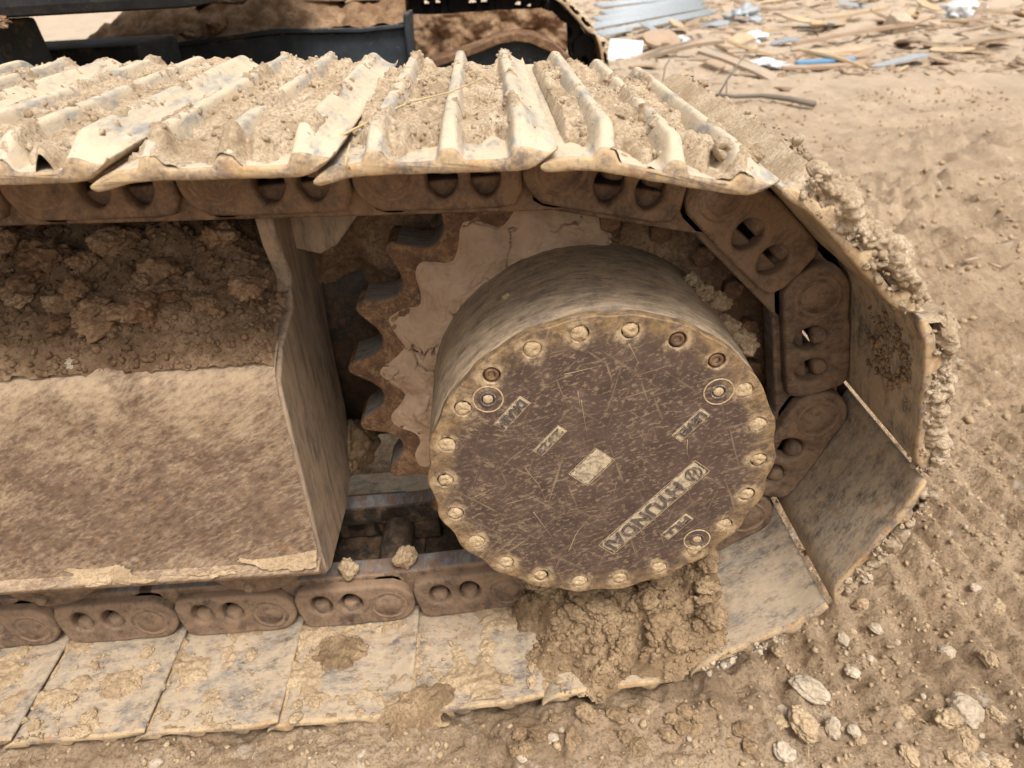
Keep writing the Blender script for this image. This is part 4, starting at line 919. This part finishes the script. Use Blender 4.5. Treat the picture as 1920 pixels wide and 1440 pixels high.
board(1.5, .07, 4.35, 6.9, .35, 'w2', 'long thin brown batten lying towards the right', (0, -.04), .06)
board(.35, .12, 5.15, 6.05, -.15, 'w1', 'short pale block lying alone at the right', (0, 0), .03)
board(1.0, .08, 5.0, 8.3, .4, 'w1', 'long pale lath near the top right', (0, -.05), .08)
board(.34, .30, 2.42, 6.75, .2, 'w2', 'rust-brown shingle piece beside the white panel', (.35, 0), .1)
# pale corrugated metal strips
for k in range(7):
    n = 24; V = []; F = []
    for i in range(n + 1):
        for zz in (0, .012): V += [(-1.0, (i / n - .5) * .16, .014 * math.sin(i / n * 18) + zz), (1.0, (i / n - .5) * .16, .014 * math.sin(i / n * 18) + zz)]
    for i in range(n):
        b = 4 * i; F += [(b, b + 4, b + 5, b + 1), (b + 2, b + 3, b + 7, b + 6)]
    F += [(0, 1, 3, 2), (4 * n, 4 * n + 2, 4 * n + 3, 4 * n + 1)] + [(4 * i, 4 * i + 2, 4 * i + 6, 4 * i + 4) for i in range(n)] + [(4 * i + 1, 4 * i + 5, 4 * i + 7, 4 * i + 3) for i in range(n)]
    obj('metal_strip', mesh('metal_strip', V, F, M['galv']), None, (2.75 + .07 * k + random.uniform(-.1, .1), 8.6 + .42 * k, .06 + .03 * k), (.25, random.uniform(-.04, .04), .62 + random.uniform(-.05, .05)), label=f'pale ribbed metal strip, {("nearest", "second", "third", "fourth", "fifth", "sixth", "farthest")[k]} of the pile behind the far track', cat='metal strip', group='metal strips in the pile')
me = boxm('plastic_sheet', (-.15, -.12, -.01), (.15, .12, .015), M['white'], .004); me.materials.append(M['blue'])
for p in me.polygons:
    if p.normal.x > .7: p.material_index = 1
obj('plastic_sheet', me, None, (2.0, 6.3, .06), (.75, .1, -.2), label='white plastic panel with a blue edge behind the near track', cat='panel')
obj('blue_strip', boxm('blue_strip', (-.24, -.03, 0), (.24, .03, .03), M['blue'], .008, .02), None, (3.46, 5.45, gh(3.46, 5.45) + .04), (0, 0, .1), label='bright blue plastic strip on the bare soil', cat='plastic strip')
def crumple(x, y, s, label, key='white', fl=.5):
    me = clod_mesh('plastic_bag', int(x * 10 + y), 4, .75, M[key], fl); o = obj('plastic_bag', me, None, (x, y, gh(x, y) + s * .3), (0, 0, x), label=label, cat='plastic bag'); o.scale = (s * 1.3, s, s)
crumple(3.04, 5.58, .12, 'flat crumpled whitish bag left of the blue strip', 'white', .3); crumple(6.3, 8.4, .17, 'white crumpled bag at the far right', 'white', .8)
crumple(2.75, 7.2, .09, 'small white bag at the left of the debris field'); crumple(4.0, 9.2, .2, 'pale grey crumpled sheet in the debris field', 'galv', .5); crumple(3.5, 7.3, .10, 'whitish crumpled film beside the broad yellow board')
obj('white_block', boxm('white_block', (-.12, -.08, 0), (.12, .08, .16), M['palestone'], .01, .02), None, (4.9, 7.2, gh(4.9, 7.2)), (.4, .1, .4), label='cream square block among the debris', cat='block')
for k, (x, y, s, m) in enumerate(((2.6, 8.0, .16, 'grey'), (3.3, 8.2, .2, 'galv'), (3.7, 7.0, .12, 'grey'), (4.3, 7.7, .16, 'galv'), (2.5, 7.7, .2, 'galv'), (4.0, 5.35, .18, 'galv'), (5.6, 9.6, .2, 'grey'))):
    obj('metal_scrap', chip_mesh('metal_scrap', s * 2.4, s * .8, .01, M[m], 100 + k), None, (x, y, gh(x, y) + .04), (random.uniform(-.4, .4), random.uniform(-.4, .4), random.uniform(-1, 1)), label='bent grey sheet metal scrap in the debris field', cat='metal scrap', group='grey scraps in the debris field')
obj('steel_beam', boxm('steel_beam', (-3.2, -.08, 0), (3.2, .08, .2), M['maroon'], .01), None, (8.6, 11.0, -.02), (0, 0, -.42), label='long maroon steel beam lying behind the debris at the top right', cat='beam')
br = empty('branch', (2.5, 4.1, GZ), label='bare grey branch with upright twigs on the soil behind the track', cat='branch')
z0 = gh(2.5, 4.1) + .02
for nm, pts, r in (('stem', [(2.2, 4.3, z0 + .02), (2.35, 4.22, z0 + .01), (2.5, 4.15, z0 + .02), (2.62, 4.0, z0 + .02), (2.72, 3.85, z0 + .01)], .020), ('twig', [(2.25, 4.28, z0), (2.32, 4.3, z0 + .12), (2.42, 4.33, z0 + .24)], .007), ('twig', [(2.3, 4.25, z0), (2.31, 4.3, z0 + .1), (2.37, 4.3, z0 + .16)], .005), ('twig', [(1.95, 4.6, z0), (1.98, 4.65, z0 + .15), (2.06, 4.7, z0 + .26)], .006)):
    o = bpy.data.objects.new(nm, rod(nm, pts[::-1] if nm == 'stem' else pts, r, M['twig'])); o.parent = br; o.matrix_parent_inverse = Matrix.Translation((-2.5, -4.1, -GZ)); col.objects.link(o)
# litter of splinters
def splinters(name, n, seed, x0, x1, y0, y1, L0, L1, mat, label):
    rg = np.random.default_rng(seed); x = rg.uniform(x0, x1, n); y = y0 + (y1 - y0) * rg.uniform(0, 1, n) ** 1.3; k = fbm(x * .7, y * .7, 3, seed) > -.2; x, y = x[k], y[k]; n = len(x)
    z = ground_h(x, y) + .012; a = rg.uniform(0, 6.3, n); L = L0 * (L1 / L0) ** rg.uniform(0, 1, n); wd = L * rg.uniform(.06, .3, n); el = rg.uniform(-.25, .25, n)
    B = np.array([(-1, -1, -1), (1, -1, -1), (1, 1, -1), (-1, 1, -1), (-1, -1, 1), (1, -1, 1), (1, 1, 1), (-1, 1, 1)]) * .5; Fb = np.array([(0, 3, 2, 1), (4, 5, 6, 7), (0, 1, 5, 4), (1, 2, 6, 5), (2, 3, 7, 6), (3, 0, 4, 7)])
    lx = B[None, :, 0] * L[:, None]; ly = B[None, :, 1] * wd[:, None]; lz = B[None, :, 2] * (wd * .35)[:, None] + lx * el[:, None]
    V = np.stack([x[:, None] + lx * np.cos(a)[:, None] - ly * np.sin(a)[:, None], y[:, None] + lx * np.sin(a)[:, None] + ly * np.cos(a)[:, None], z[:, None] + lz], -1)
    obj(name, npmesh(name, V.reshape(-1, 3), (Fb[None] + 8 * np.arange(n)[:, None, None]).reshape(-1, 4), mat, False), kind='stuff', label=label, cat='litter')
splinters('wood_litter', 2200, 5, .5, 11, 4.9, 14, .02, .16, M['w1'], 'pale wood splinters strewn through the debris field')
splinters('wood_litter', 4200, 6, .5, 11, 4.7, 14, .02, .18, M['w2'], 'brown bark and twigs strewn through the debris field')
splinters('wood_litter', 1200, 8, .5, 11, 5.2, 14, .02, .18, M['w3'], 'grey splinters strewn through the debris field')
splinters('straw_litter', 260, 7, 1.3, 4.5, 1.2, 5, .01, .06, M['w2'], 'brown straw and bark bits on the bare soil')
